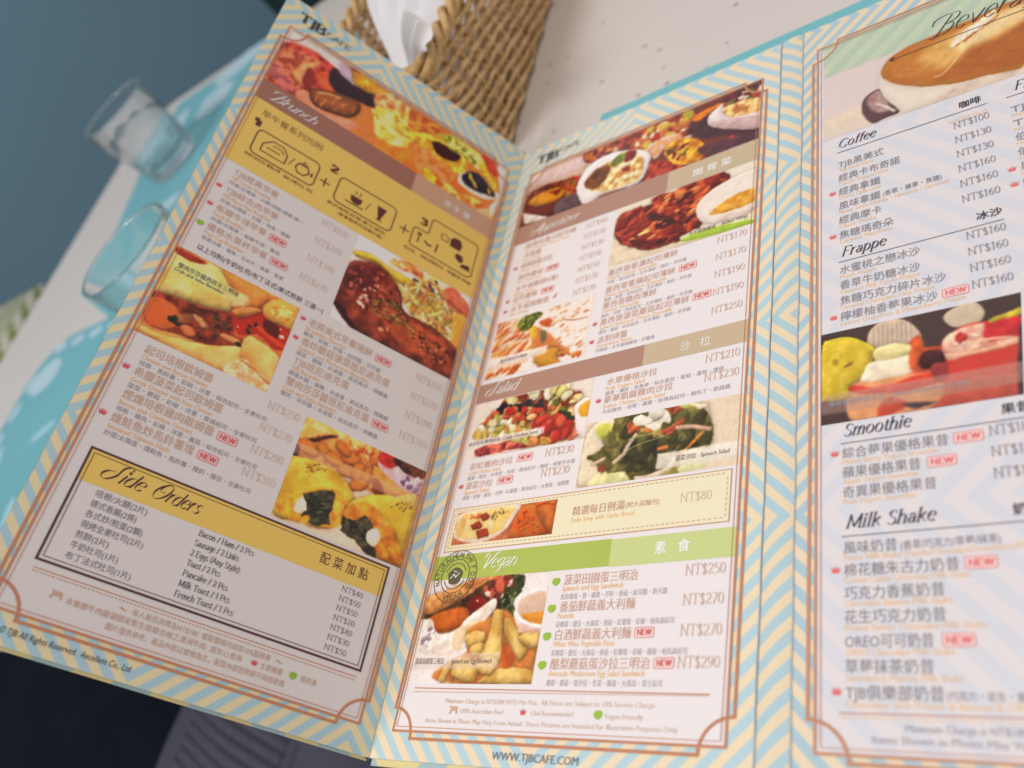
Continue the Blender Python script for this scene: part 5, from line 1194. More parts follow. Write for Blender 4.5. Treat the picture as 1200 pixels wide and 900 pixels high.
for k, (nm, en, ds, u1, eu, du, badge, pr, mark, v) in enumerate((
        ("墨西哥香濃起司薄餅", "Double Cheese Quesadilla", "洋蔥．綜合起司．玉米薄餅．酸奶．莎莎醬", 9.87, 9.0, 10.3, None, 170, None, 19.2),
        ("墨西哥蜜蘋起司薄餅", "Honey Apple Cheese Quesadilla", "蘋果．蜂蜜．綜合起司．玉米薄餅．酸奶．莎莎醬", 9.85, 9.5, 10.6, 10.03, 170, None, 18.28),
        ("墨西哥雞肉薄餅", "Chicken Quesadilla", "雞肉．洋蔥．綜合起司．玉米薄餅．酸奶．莎莎醬", 9.12, 8.4, 10.7, None, 190, None, 17.46),
        ("墨西哥菠菜蘑菇起司薄餅", "Spinach Mushroom Cheese Quesadilla", "菠菜．蘑菇．綜合起司．玉米薄餅．酸奶．莎莎醬", 10.59, 9.9, 10.7, 10.75, 190, 'c', 16.63),
        ("派對拼盤", "Combination Platter", "洋蔥圈．水牛城辣雞翅．炸薯條", 8.06, 8.3, 9.3, None, 250, 'c', 15.74))):
    text('m', "dish_name", nm, 6.69, v, u1, .37, T['name'])
    text('m', "dish_subtitle", en, 6.69, v - .23, eu, .24, T['eng'])
    text('m', "ingredient_line", ds, 6.69, v - .45, du, .2, T['desc'])
    price('m', 11.55, 12.73, 19.13 - k * .852, pr, .3)
    if badge: new_badge('m', badge, v + .01, .72, .28)
    if mark: crown('m', 6.3, v + .06, .27)
text('m', "picture_caption", "水牛城辣雞翅     Buffalo Wings", 10.3, 20.02, 12.75, .22, T['dark'], 5)
text('m', "picture_caption", "墨西哥起司薄餅", 1.75, 16.06, 3.2, .2, T['dark'], 5)
rect('m', "heading_band", .93, 14.12, 8.93, 15.08, bb, 3)
rect('m', "heading_band", 8.93, 14.12, 13.03, 15.08, bt, 3)
pen('m', "heading_lettering", "@Salad", 1.38, 14.42, 3.2, .50, T['cream'], 5, thick=.8, thin=.16, shear=.5, serif=False, track=-.3)
text('m', "heading_lettering", "沙   拉", 10.46, 14.38, 11.63, .46, T['cream'], 5)
for nm, en, ds, u0, u1, v, eu, du, badge, pr, pu, mark in (
        ("水果優格沙拉", "Fruit Yogurt Salad", "蘋果．鳳梨．奇異果．綜合萵苣．葡萄．蘆筍．優格", 7.47, 9.59, 13.6, 9.1, 12.22, None, 210, 11.49, None),
        ("豪華凱薩雞肉沙拉", "Deluxe Chicken Caesar Salad", "大蒜雞肉．培根．蘿蔓．帕瑪森起司．麵包丁．凱薩醬", 7.46, 10.3, 12.8, 10.0, 12.5, None, 230, 11.5, 'c'),
        ("彩虹雞肉沙拉", "Cobb Chicken Salad", "蘿蔓．雞肉．水煮蛋．培根．費達起司．酪梨．蜂蜜芥末醬", 1.49, 3.63, 10.92, 3.1, 6.6, 3.85, 230, 5.17, None),
        ("菠菜沙拉", "Spinach Salad", "蘿蔓．培根．蕃茄．洋蔥．紅蘿蔔．費達起司．水煮蛋．油醋醬", 1.49, 2.85, 10.06, 2.75, 6.5, 3.1, 230, 5.15, 'c')):
    text('m', "dish_name", nm, u0, v, u1, .35, T['name'])
    text('m', "dish_subtitle", en, u0, v - .25, eu, .25, T['eng'])
    text('m', "ingredient_line", ds, u0, v - .47, du, .2, T['desc'])
    price('m', pu, pu + 1.26, v, pr, .32)
    if badge: new_badge('m', badge, v + .02)
    if mark: crown('m', u0 - .38, v + .06, .28)
text('m', "picture_caption", "綜合彩虹雞肉沙拉  Cobb Chicken Salad", 1.1, 12.06, 4.6, .22, T['dark'], 5)
text('m', "picture_caption", "菠菜沙拉   Spinach Salad", 10.7, 9.84, 12.62, .23, T['dark'], 5)
rect('m', "soup_panel", 1.2, 7.43, 12.74, 9.22, paper("cream_panel", (232, 216, 186), 'm'), 3)
stroke('m', "rule_line", [([(1.2, 7.43), (12.74, 7.43), (12.74, 9.22), (1.2, 9.22), (1.2, 7.43)], .03)], T['copper'], 4)
for va in (7.57, 9.1):
    dashes('m', "dashed_rule", 1.35, 12.6, va, 62, .1, .035, T['name'], 5)
for ua in (1.33, 12.62):
    stroke('m', "dashed_rule", [([(ua, 7.6 + k * .18), (ua, 7.7 + k * .18)], .035) for k in range(8)], T['name'], 5)
text('m', "dish_name", "精選每日例湯", 6.88, 8.31, 8.97, .38, T['name'], 5, bold=.01)
text('m', "dish_name", "(附大蒜麵包)", 9.0, 8.33, 10.28, .24, T['name'], 5)
text('m', "dish_subtitle", "Daily Soup with Garlic Bread", 6.87, 8.03, 9.38, .25, T['eng'], 5)
price('m', 11.03, 12.1, 8.27, 80, .32)
gb, gt = paper("band_green", (170, 180, 86), 'm'), paper("band_pale_green", (196, 200, 134), 'm')
rect('m', "heading_band", .87, 6.3, 8.66, 7.26, gb, 3)
rect('m', "heading_band", 8.66, 6.27, 13.04, 7.23, gt, 3)
pen('m', "heading_lettering", "@Vegan", 3.35, 6.62, 4.85, .50, T['cream'], 5, thick=.8, thin=.16, shear=.5, serif=False, track=-.3)
text('m', "heading_lettering", "素   食", 10.3, 6.6, 11.52, .46, T['cream'], 5, bold=.02)
# the round stamp
sm_ = paper("stamp_ink", (92, 90, 66), 'm')
cx, cy = 2.06, 6.42
stroke('m', "stamp_ring", [(arc(cx, cy, 1.0, 0, 360, 40)[:-1] + [arc(cx, cy, 1.0, 0, 360, 40)[0]], .028)], sm_, 6)
stroke('m', "stamp_ring", [(arc(cx, cy, .66, 0, 360, 34)[:-1] + [arc(cx, cy, .66, 0, 360, 34)[0]], .028)], sm_, 6)
stroke('m', "stamp_ring", [(arc(cx, cy, .5, 20, 160, 14), .03), (arc(cx, cy, .5, 200, 340, 14), .03)], sm_, 6)
poly('m', "stamp_emblem", [(cx + .34 * math.cos(t) * (1 + .12 * math.sin(5 * t)), cy + .34 * math.sin(t)) for t in [k * math.pi / 9 for k in range(18)]], sm_, 6)
stroke('m', "stamp_emblem", [([(cx - .2, cy - .1), (cx - .05, cy + .08), (cx + .05, cy - .06), (cx + .2, cy + .12)], .035), ([(cx - .1, cy + .2), (cx + .08, cy + .15)], .03)], T['cream'], 7, dz=.0005)
for word, a0, a1 in (("NATURAL", 200, 118), ("HEALTHY", 108, 40), ("FOOD", 20, -30), ("VEGAN", 250, 300)):
    for k, ch in enumerate(word):
        a = math.radians(a0 + (a1 - a0) * k / (len(word) - 1))
        flip = word == "VEGAN"
        ca, sa = math.cos(a), math.sin(a)
        lines = []
        for part in GL[ch][1].split('|'):
            p = [tuple(float(t) for t in q.split(',')) for q in part[1:].split()]
            if part[0] == 'c': p = crom(p, 3)
            out = []
            for x, y in p:
                x, y = (x - 3.2) * .025, (y - 3.6) * .027
                if flip: out.append((cx + ca * (.83 - y) - sa * x, cy + sa * (.83 - y) + ca * x))
                else: out.append((cx + ca * (.83 + y) + sa * x, cy + sa * (.83 + y) - ca * x))
            lines.append((out, .026))
        stroke('m', "stamp_letter", lines, sm_, 6, dz=.0004)
for k, (nm, en, ds, u1, eu, du, badge, pr) in enumerate((
        ("菠菜田園蛋三明治", "Spinach and Egg Sandwich", "馬鈴薯蛋．蔥．蘿蔓．芥籽．香菇．起司醬．奶凡醬", 9.79, 9.29, 10.88, None, 250),
        ("番茄鮮蔬義大利麵", "Puttaneska", "花椰菜．甜豆．大黃瓜．香菇．紅蘿蔔．彩椒．帕馬森起司", 9.81, 7.6, 11.2, None, 270),
        ("白酒鮮蔬義大利麵", "White Wine Vegetable Pasta", "花椰菜．甜豆．大黃瓜．香菇．紅蘿蔔．彩椒．蘑菇．帕馬森起司", 9.79, 9.25, 11.7, 9.92, 270),
        ("酪梨蘑菇蛋沙拉三明治", "Avocado Mushroom Egg Salad Sandwich", "酪梨．蘑菇．蛋沙拉．生菜．蕃茄．大黃瓜．莫士起司", 10.54, 10.4, 11.0, 10.68, 290))):
    v = 5.79 - k * .928
    text('m', "dish_name", nm, 7.0, v, u1, .40, T['name'])
    text('m', "dish_subtitle", en, 6.97, v - .24, eu, .27, T['eng'])
    text('m', "ingredient_line", ds, 6.96, v - .52, du, .22, T['desc'])
    price('m', 11.43, 12.72, v, pr, .34)
    leafdot('m', 6.68, v + .12, .14)
    if badge: new_badge('m', badge, v + .03, .64, .27)
text('m', "picture_caption", "菠菜田園蛋三明治       Spinach and Egg Sandwich", 1.1, 3.2, 4.6, .24, T['dark'], 5)
stroke('m', "rule_line", [([(1.4, 2.37), (12.5, 2.28)], .034)], T['copper'], 4)
dashes('m', "dashed_rule", 1.38, 12.5, 2.24, 92, .07, .035, T['name'])
ft = paper("footnote_tan", (214, 186, 172), 'm')
text('m', "footnote", "Minimum Charge is NT$180 NTD Per Pax.  All Prices are Subject to 10% Service Charge", 2.93, 1.88, 10.84, .225, ft)
poly('m', "cow_mark", [(3.2, 1.54), (3.26, 1.7), (3.15, 1.8), (3.3, 1.78), (3.52, 1.78), (3.56, 1.56), (3.5, 1.54), (3.48, 1.64), (3.3, 1.64), (3.28, 1.54)], T['name'], 4)
text('m', "footnote", "100% Australian Beef", 3.68, 1.57, 5.49, .22, ft)
crown('m', 6.12, 1.58, .26)
text('m', "footnote", "Chef Recommended", 6.56, 1.57, 8.12, .22, ft)
leafdot('m', 9.0, 1.66, .13)
text('m', "footnote", "Vegan Friendly", 9.22, 1.54, 10.52, .22, ft)
text('m', "footnote", "Items Shown in Photo May Vary From Actual  These Pictures are Intended for Illustrative Purposes Only", 2.25, 1.24, 11.62, .22, ft)
text('m', "web_address", "WWW.TJBCAFE.COM", 5.35, .22, 8.54, .34, paper("web_grey", (112, 118, 128), 'm'), 5)

# ------------------------------------------------------------------ right page
T = C['r']
wm = stripe_mat("pale_chevron", 'r', (216, 204, 208), (206, 201, 211), -0.5, phase=.5, per=1.1)
rect('r', "white_print_area", .6, .9, 13.2, 28.25, wm, 1)
frame('r', 0.43, 0.70, 13.35, 28.46, 0.62, 0.90, 13.2, 28.27)
gl = paper("sage_green", (122, 140, 120), 'r')
stroke('r', "heading_rule", [([(3.45, 25.9), (9.4, 25.9)], .03)], T['dark'], 5)
stroke('r', "heading_rule", [([(3.35, 25.9), (3.5, 26.0)], .05), ([(3.35, 25.9), (3.5, 25.8)], .05)], T['dark'], 6, dz=.0005)
pen('r', "heading_lettering", "@Beverages", 4.75, 26.25, 9.3, .85, T['dark'], 5, thick=.5, thin=.2, shear=.5, serif=False, track=-.2)
def head(txt, u1, v, cn, cu0, cu1, cv, ru=6.28, h=.40):
    pen('r', "heading_lettering", txt, 1.44, v, u1, h, T['dark'], 4, thick=.95, thin=.3, shear=.3)
    text('r', "heading_lettering", cn, cu0, cv, cu1, .36, T['dark'], 4, bold=.02)
    stroke('r', "heading_rule", [([(1.34, v - .23), (ru, v - .23)], .025)], T['dark'], 4)
head("Coffee", 2.72, 22.05, "咖啡", 5.46, 6.12, 22.02)
head("Frappe", 2.88, 16.76, "冰沙", 5.55, 6.26, 16.78)
head("Smoothie", 3.3, 9.76, "果昔", 5.56, 6.25, 9.74)
head("Milk Shake", 3.76, 6.82, "奶昔", 5.54, 6.25, 6.8)
text('r', "price_heading", "HOT/COLD", 5.1, 21.4, 6.27, .24, T['eng'])
def drink(nm, en, u1, eu, v, pr, mark=None, badge=None, size=.40, es=.24):
    text('r', "drink_name", nm, 1.38, v, u1, size, T['name'])
    text('r', "drink_subtitle", en, 1.38, v - .22, eu, es, T['eng'])
    if pr: pen('r', "price", "NT$%d" % pr, 5.21, v + .08, 6.28, .29, T['price'], 4, thick=.8, thin=.42)
    if mark: crown('r', 1.02, v + .08, .28)
    if badge: new_badge('r', badge, v + .02, .72, .28)
for k, (nm, en, u1, eu, pr, mk) in enumerate((("TJB黑美式", "TJB Americano", 2.94, 2.6, 100, None), ("經典卡布奇諾", "Classic Cappuccino", 3.46, 3.06, 130, None), ("經典拿鐵", "Classic Caffe Latte", 2.79, 2.8, 130, 'c'), ("風味拿鐵", "Flavor Latte (Vanilla．Hazelnut．Caramel)", 2.77, 4.9, 160, None), ("經典摩卡", "Classic Mocha", 2.78, 2.6, 160, None), ("焦糖瑪奇朵", "Caramel Macchiato", 3.14, 3.1, 160, 'c'))):
    drink(nm, en, u1, eu, 21.02 - k * .687, pr, mk)
text('r', "drink_name", "(香草．榛果．焦糖)", 2.85, 18.98, 4.7, .27, T['name'])
for k, (nm, en, u1, eu, mk, bd) in enumerate((("水蜜桃之戀冰沙", "Peach Frappe", 3.87, 2.5, None, None), ("香草牛奶糖冰沙", "Caramel Milk Candy Frappe", 3.84, 3.8, None, None), ("焦糖巧克力碎片冰沙", "Caramel Chocolate Chip Frappe", 4.54, 4.2, None, None), ("檸檬柚香莓果冰沙", "Lemon Grapefruit & Mixed Berry Frappe", 4.27, 5.0, 'c', 4.4))):
    drink(nm, en, u1, eu, 16.02 - k * .65, 160, mk, bd)
for k, (nm, en, u1, eu, mk, bd) in enumerate((("綜合莓果優格果昔", "Mixed Berry Yogurt Smoothie", 4.22, 3.97, 'c', 4.35), ("蘋果優格果昔", "Apple Yogurt Smoothie", 3.48, 3.4, None, 3.65), ("奇異果優格果昔", "Kiwi Yogurt Smoothie", 3.84, 3.3, None, None))):
    drink(nm, en, u1, eu, 9.05 - k * .635, 180, mk, bd)
for k, (nm, en, u1, eu, mk, bd) in enumerate((("風味奶昔", "Flavor Milk Shake (Vanilla/Chocolate/Strawberry/Mocha)", 2.77, 6.2, None, None), ("棉花糖朱古力奶昔", "Cotton Candy Chocolate Milk Shake", 4.22, 4.45, 'c', 4.35), ("巧克力香蕉奶昔", "Chocolate Banana Milk Shake", 3.84, 4.0, None, None), ("花生巧克力奶昔", "Peanut Butter Chocolate Milk Shake", 3.83, 4.7, None, None), ("OREO可可奶昔", "OREO Chocolate Milk Shake", 3.51, 3.95, None, 3.7), ("草莓抹茶奶昔", "Strawberry Matcha Milk Shake", 3.47, 4.1, None, None), ("TJB俱樂部奶昔", "Chocolate with Peanut & Banana & OREO", 3.66, 5.6, 'c', None))):
    drink(nm, en, u1, eu, 6.1 - k * .645, 0, mk, bd, es=.26)
text('r', "drink_name", "(香草/巧克力/草莓/抹茶)", 2.85, 6.1, 5.2, .28, T['name'])
text('r', "drink_name", "(巧克力．花生．香蕉．餅乾)", 3.7, 2.24, 6.2, .24, T['price'])
text('r', "picture_caption", "檸檬柚香莓果冰沙   Lemon Grapefruit Frappe", 1.0, 10.86, 4.9, .25, T['desc'], 5)
# second column, only its left part shows
pen('r', "heading_lettering", "Flavor", 7.12, 22.0, 8.4, .40, T['dark'], 4, thick=.95, thin=.3, shear=.3)
stroke('r', "heading_rule", [([(6.85, 21.77), (11.5, 21.77)], .025)], T['dark'], 4)
for k, nm in enumerate(("TJB特調茶", "TJB奶茶", "伯爵茶", "伯爵奶茶", "果粒茶", "蜂蜜茶", "洛神花茶", "水果茶", "綠茶")):
    v = 20.98 - k * .66
    text('r', "drink_name", nm, 6.92, v, 6.92 + .36 * len(nm), .40, T['name'])
    text('r', "drink_subtitle", "House Tea", 6.92, v - .22, 8.0, .24, T['eng'])
    if k in (4, 5): crown('r', 6.55, v + .06, .28)
stroke('r', "rule_line", [([(1.21, 1.88), (12.8, 1.88)], .034)], T['copper'], 4)
dashes('r', "dashed_rule", 1.25, 12.8, 1.78, 60, .12, .04, T['eng'])
text('r', "footnote", "Minimum Charge is NT$180 NTD Per Pax. All Prices are Subject", 2.75, 1.48, 8.6, .26, T['desc'])
text('r', "footnote", "Items Shown in Photo May Vary From Actual These Pictures", 1.99, 1.2, 8.6, .26, T['desc'])

flush_text()

# ------------------------------------------------------------------ table
TZ = -0.55
tab_m = bpy.data.materials.new("white_terrazzo")
tab_m.use_nodes = True
nt = tab_m.node_tree
b = nt.nodes["Principled BSDF"]
b.inputs["Roughness"].default_value = 0.28
b.inputs["Specular IOR Level"].default_value = 0.45
tc = nt.nodes.new("ShaderNodeTexCoord")
def speck(scale, thr, prev, col, seed):
    mp = nt.nodes.new("ShaderNodeMapping")
    mp.inputs["Location"].default_value = (seed, seed * .37, 0)
    nt.links.new(tc.outputs["Object"], mp.inputs[0])
    vo = nt.nodes.new("ShaderNodeTexVoronoi")
    vo.inputs["Scale"].default_value = scale
    nt.links.new(mp.outputs[0], vo.inputs["Vector"])
    # a second, coarser test keeps only some of the chips
    cm = nt.nodes.new("ShaderNodeSeparateColor")
    nt.links.new(vo.outputs["Color"], cm.inputs[0])
    gt = nt.nodes.new("ShaderNodeMath"); gt.operation = 'GREATER_THAN'; gt.inputs[1].default_value = 0.62
    nt.links.new(cm.outputs[0], gt.inputs[0])
    lt = nt.nodes.new("ShaderNodeMapRange")
    lt.inputs["From Min"].default_value = thr; lt.inputs["From Max"].default_value = thr * .6
    nt.links.new(vo.outputs["Distance"], lt.inputs["Value"])
    mu = nt.nodes.new("ShaderNodeMath"); mu.operation = 'MULTIPLY'
    nt.links.new(gt.outputs[0], mu.inputs[0]); nt.links.new(lt.outputs[0], mu.inputs[1])
    mx = nt.nodes.new("ShaderNodeMix"); mx.data_type = 'RGBA'
    nt.links.new(mu.outputs[0], mx.inputs["Factor"])
    if isinstance(prev, tuple): mx.inputs["A"].default_value = (*prev, 1)
    else: nt.links.new(prev, mx.inputs["A"])
    mx.inputs["B"].default_value = (*col, 1)
    return mx.outputs["Result"]
r = speck(80, .17, (.66, .61, .555), (.48, .43, .37), 1)
r = speck(62, .12, r, (.38, .37, .35), 3)
r = speck(130, .22, r, (.66, .60, .54), 5)
nt.links.new(r, b.inputs["Base Color"])

def prism(name, outline, z0, z1, m, parent=None, bevel=0.0):
    bm = bmesh.new()
    vs = [bm.verts.new((x * CM, y * CM, z1 * CM)) for x, y in outline]
    f = bm.faces.new(vs)
    if f.normal.z < 0: f.normal_flip()
    bm.normal_update()
    e = bmesh.ops.extrude_face_region(bm, geom=[f])
    for g_ in e['geom']:
        if isinstance(g_, bmesh.types.BMVert): g_.co.z = z0 * CM
    if bevel:
        ed = [x for x in bm.edges if abs(x.verts[0].co.z - z1 * CM) < 1e-7 and abs(x.verts[1].co.z - z1 * CM) < 1e-7]
        bmesh.ops.bevel(bm, geom=ed, offset=bevel * CM, segments=3, affect='EDGES')
    return bmobj(name, bm, m, parent)

table = empty("cafe_table", (0, 0, TZ * CM - .75), "white speckled cafe table with rounded corner under the menu", "table")
X0, X1, Y0, Y1 = -67.0, 62.0, 5.6, 70.2
R_ = 7
outl = arc(X1 - R_, Y1 - R_, R_, 90, 0, 8) + arc(X1 - R_, Y0 + R_, R_, 0, -90, 8) + arc(X0 + R_, Y0 + R_, R_, 270, 180, 8) + arc(X0 + R_, Y1 - R_, R_, 180, 90, 8)
top = prism("tabletop", outl, TZ - 3.0, TZ, tab_m, None, .35)
top.parent = table
top.location = (0, 0, .75 - TZ * CM)
metal = mat("brushed_steel", (.45, .45, .46), .35, .5, metallic=1.0)
bm = bmesh.new()
bmesh.ops.create_cone(bm, cap_ends=True, segments=32, radius1=.04, radius2=.035, depth=.70)
for v in bm.verts: v.co += Vector((-.02, .37, .36))
bmobj("column", bm, metal, table, True)
bm = bmesh.new()
bmesh.ops.create_cone(bm, cap_ends=True, segments=40, radius1=.28, radius2=.22, depth=.02)
for v in bm.verts: v.co += Vector((-.02, .37, .011))
bmobj("foot", bm, metal, table)

# ------------------------------------------------------------------ turquoise placemats
def placemat_mat():
    return mat("turquoise_print", tuple(lin((118, 180, 188)) * .95), .45, .35, var=.10, vscale=9)
pale = mat("placemat_pale_print", (.44, .60, .66), .5, .3)
def flat(name, pts, z, m, parent):
    o = meshobj(name, [(x * CM, y * CM, z * CM) for x, y in pts], [tuple(range(len(pts)))], m, parent)
    a = sum(pts[i][0] * pts[(i + 1) % len(pts)][1] - pts[(i + 1) % len(pts)][0] * pts[i][1] for i in range(len(pts)))
    if a < 0: o.data.flip_normals()
    return o
def ellipse(cx, cy, rx, ry, an, n=20):
    c_, s_ = math.cos(math.radians(an)), math.sin(math.radians(an))
    return [(cx + rx * math.cos(t) * c_ - ry * math.sin(t) * s_, cy + rx * math.cos(t) * s_ + ry * math.sin(t) * c_) for t in [2 * math.pi * k / n for k in range(n)]]
p1 = empty("placemat", (0, 0, 0), "turquoise paper placemat with pale scalloped edge, left of the menu", "placemat", "turquoise paper placemats on the table")
b0 = [(-57.85,33.12),(-44.85,33.02),(-56.61,24.79),(-57.84,27.45)]
L_, T_ = -55.5, b0[1][1]
out1 = [(L_, 6.4), (-17.5, 6.4), (-17.5, T_)] + arc(L_ + 5, T_ - 5, 5, 90, 180, 8)
prism("sheet", out1, TZ + .01, TZ + .045, placemat_mat(), p1)
for k in range(12):
    x = L_ + 3.2 + k * 3.0
    flat("scallop", ellipse(x, T_ - 1.15, 1.05, .55, 0), TZ + .05, pale, p1)
for k in range(8):
    y = T_ - 4.6 - k * 3.0
    flat("scallop", ellipse(L_ + 1.15, y, .55, 1.05, 0), TZ + .05, pale, p1)
c_ = [(-51.98,28.63),(-54.02,26.62),(-50.69,30.47)]
flat("oval_ornament", ellipse(c_[0][0], c_[0][1], 2.1, 1.9, 20), TZ + .052, pale, p1)
for cx_, cy_, rx_, ry_ in ((-46, 22, 1.6, .5), (-52, 20, .6, 2.0), (-50.5, 13, 2.2, .5), (-44, 14.5, .5, 1.8), (-36, 24, 2.5, .8)):
    flat("oval_ornament", ellipse(cx_, cy_, rx_, ry_, 25), TZ + .052, mat("placemat_mid_print", (.36, .60, .66), .5, .3), p1)

p2 = empty("placemat", (0, 0, 0), "turquoise paper placemat under the two glasses, at the far seat", "placemat", "turquoise paper placemats on the table")
out2 = [(-55.05,38.86),(-44.65,32.78),(-31.22,44.13),(-23.02,56.55),(-40.66,68.99),(-58.71,68.20),(-58.01,56.32),(-55.71,48.27),(-54.64,41.15)]
prism("sheet", out2, TZ + .01, TZ + .045, placemat_mat(), p2)
flat("ornament", [(-51.25,61.45),(-51.35,64.52),(-48.71,65.75),(-45.83,64.40),(-45.99,62.20),(-48.04,60.73),(-50.28,60.91)], TZ + .05, pale, p2)
flat("ornament", [(-56.97,55.83),(-58.17,59.71),(-56.37,64.27),(-54.95,65.60),(-53.75,62.83),(-54.25,58.39),(-54.44,54.63)], TZ + .05, pale, p2)
flat("ornament", [(-51.07,46.37),(-47.24,47.21),(-44.33,47.93),(-44.41,46.42),(-46.80,44.61),(-47.62,42.81)], TZ + .05, pale, p2)
flat("ornament", [(-51.68,67.55),(-47.04,70.13),(-42.82,69.91),(-42.49,67.69),(-46.29,66.21),(-49.41,65.89)], TZ + .05, pale, p2)
flat("ornament", [(-53.67,38.92),(-50.74,40.20),(-46.63,40.56),(-46.65,38.75),(-47.29,35.65)], TZ + .05, pale, p2)

# ------------------------------------------------------------------ drinking glasses
gm = bpy.data.materials.new("clear_glass")
gm.use_nodes = True
gb_ = gm.node_tree.nodes["Principled BSDF"]
gb_.inputs["Base Color"].default_value = (1, 1, 1, 1)
gb_.inputs["Roughness"].default_value = 0.0
gb_.inputs["IOR"].default_value = 1.45
gb_.inputs["Transmission Weight"].default_value = 1.0
def _thin(m):
    nt_ = m.node_tree
    t_ = nt_.nodes.new("ShaderNodeBsdfTransparent"); t_.inputs[0].default_value = (.99, 1, .995, 1)
    mx_ = nt_.nodes.new("ShaderNodeMixShader"); mx_.inputs[0].default_value = .85
    nt_.links.new(t_.outputs[0], mx_.inputs[1]); nt_.links.new(nt_.nodes["Principled BSDF"].outputs[0], mx_.inputs[2])
    nt_.links.new(mx_.outputs[0], nt_.nodes["Material Output"].inputs[0])
_thin(gm)
def tumbler(x, y, r0, r1, h, label, group, facets=10):
    rt = empty("drinking_glass", (x * CM, y * CM, (TZ + .05) * CM), label, "glass", group)
    prof = [(0, 0), (r0 * .7, 0), (r0 * .96, .1), (r0, .35), (r0 * 1.02, 1.2), (r0 + (r1 - r0) * .25, h * .28), (r0 + (r1 - r0) * .6, h * .6), (r1, h - .1), (r1 - .03, h), (r1 - .09, h), (r1 - .12, h - .15), (r0 + (r1 - r0) * .6 - .13, h * .6), (r0 + (r1 - r0) * .25 - .18, h * .28), (r0 - .35, 1.45), (r0 - .8, 1.1), (0, 1.0)]
    N = 60
    V, F = [], []
    for i, (r_, z_) in enumerate(prof):
        for k in range(N):
            a = 2 * math.pi * k / N
            rr = r_
            if 2 <= i <= 5: rr *= 1 - .045 * abs(math.sin(a * facets / 2)) * (1 - abs(i - 3.5) / 4)
            V.append((rr * math.cos(a) * CM, rr * math.sin(a) * CM, z_ * CM))
    for i in range(len(prof) - 1):
        for k in range(N):
            F.append((i * N + k, i * N + (k + 1) % N, (i + 1) * N + (k + 1) % N, (i + 1) * N + k))
    o = meshobj("tumbler_body", V, F, gm, rt, smooth=True)
    return rt
gp = [(-49.58,54.15),(-34.01,31.14)]
tumbler(gp[0][0], gp[0][1], 3.0, 3.75, 7.5, "clear tumbler standing on the turquoise placemat near the table corner", "clear drinking glasses")
tumbler(-22.95, 25.27, 2.8, 3.5, 8.6, "clear tumbler half hidden behind the left menu page", "clear drinking glasses")

# ------------------------------------------------------------------ wicker basket with paper napkins
def wick(name, c1, c2):
    m = mat(name, c1, .55, .3, bump=(900, .5, .0004))
    nt = m.node_tree
    b = nt.nodes["Principled BSDF"]
    tc = nt.nodes.new("ShaderNodeTexCoord")
    n = nt.nodes.new("ShaderNodeTexNoise"); n.inputs["Scale"].default_value = 140; n.inputs["Detail"].default_value = 3
    nt.links.new(tc.outputs["Object"], n.inputs["Vector"])
    rp = nt.nodes.new("ShaderNodeValToRGB")
    rp.color_ramp.elements[0].position = .35; rp.color_ramp.elements[0].color = (*c1, 1)
    rp.color_ramp.elements[1].position = .65; rp.color_ramp.elements[1].color = (*c2, 1)
    nt.links.new(n.outputs["Fac"], rp.inputs[0])
    nt.links.new(rp.outputs[0], b.inputs["Base Color"])
    return m
wm1 = wick("wicker_strand", (.50, .30, .12), (.74, .51, .25))
wm2 = wick("wicker_rim", (.52, .31, .11), (.70, .47, .22))
basket = empty("wicker_basket", (-6.9 * CM, 41 * CM, TZ * CM), "rectangular wicker basket of paper napkins behind the menu", "basket")
BX0, BX1, BY0, BY1, BH = -5.0, 5.2, -10.4, 14.0, 7.0      # local cm
def tube(V, F, pts, rad, n=6, closed=False):
    b0_ = len(V)
    m_ = len(pts)
    for i in range(m_):
        p0 = Vector(pts[(i - 1) % m_] if closed else pts[max(0, i - 1)]); p1_ = Vector(pts[(i + 1) % m_] if closed else pts[min(m_ - 1, i + 1)])
        t = (p1_ - p0).normalized()
        up = Vector((0, 0, 1)) if abs(t.z) < .9 else Vector((1, 0, 0))
        a = t.cross(up).normalized(); c = a.cross(t)
        r_ = rad[i] if hasattr(rad, '__len__') else rad
        for k in range(n):
            th = 2 * math.pi * k / n
            V.append(tuple((Vector(pts[i]) + a * math.cos(th) * r_ + c * math.sin(th) * r_) * CM))
    for i in range(m_ if closed else m_ - 1):
        for k in range(n):
            j = (i + 1) % m_
            F.append((b0_ + i * n + k, b0_ + i * n + (k + 1) % n, b0_ + j * n + (k + 1) % n, b0_ + j * n + k))
def loop_path(n, off=0.0):
    """points round the basket outline with rounded corners; returns (x, y, nx, ny)"""
    r_ = 1.2
    pts = []
    seg = [((BX0 + r_, BY0), (BX1 - r_, BY0), (0, -1)), ((BX1, BY0 + r_), (BX1, BY1 - r_), (1, 0)), ((BX1 - r_, BY1), (BX0 + r_, BY1), (0, 1)), ((BX0, BY1 - r_), (BX0, BY0 + r_), (-1, 0))]
    cen = [(BX1 - r_, BY0 + r_, -90), (BX1 - r_, BY1 - r_, 0), (BX0 + r_, BY1 - r_, 90), (BX0 + r_, BY0 + r_, 180)]
    step = 1.55 / 4
    for (a, b_, nn), (cx_, cy_, a0) in zip(seg, cen):
        L = math.hypot(b_[0] - a[0], b_[1] - a[1]); m_ = int(round(L / step))
        for k in range(m_): pts.append((a[0] + (b_[0] - a[0]) * k / m_, a[1] + (b_[1] - a[1]) * k / m_, *nn))
        for k in range(5):
            t = math.radians(a0 + 90 * k / 5); pts.append((cx_ + r_ * math.cos(t), cy_ + r_ * math.sin(t), math.cos(t), math.sin(t)))
    while len(pts) % 8: pts.append(pts[-1]) if False else pts.pop()
    return pts
LP = loop_path(0)
NLP = len(LP)
rs = np.random.RandomState(4)
rows = 22
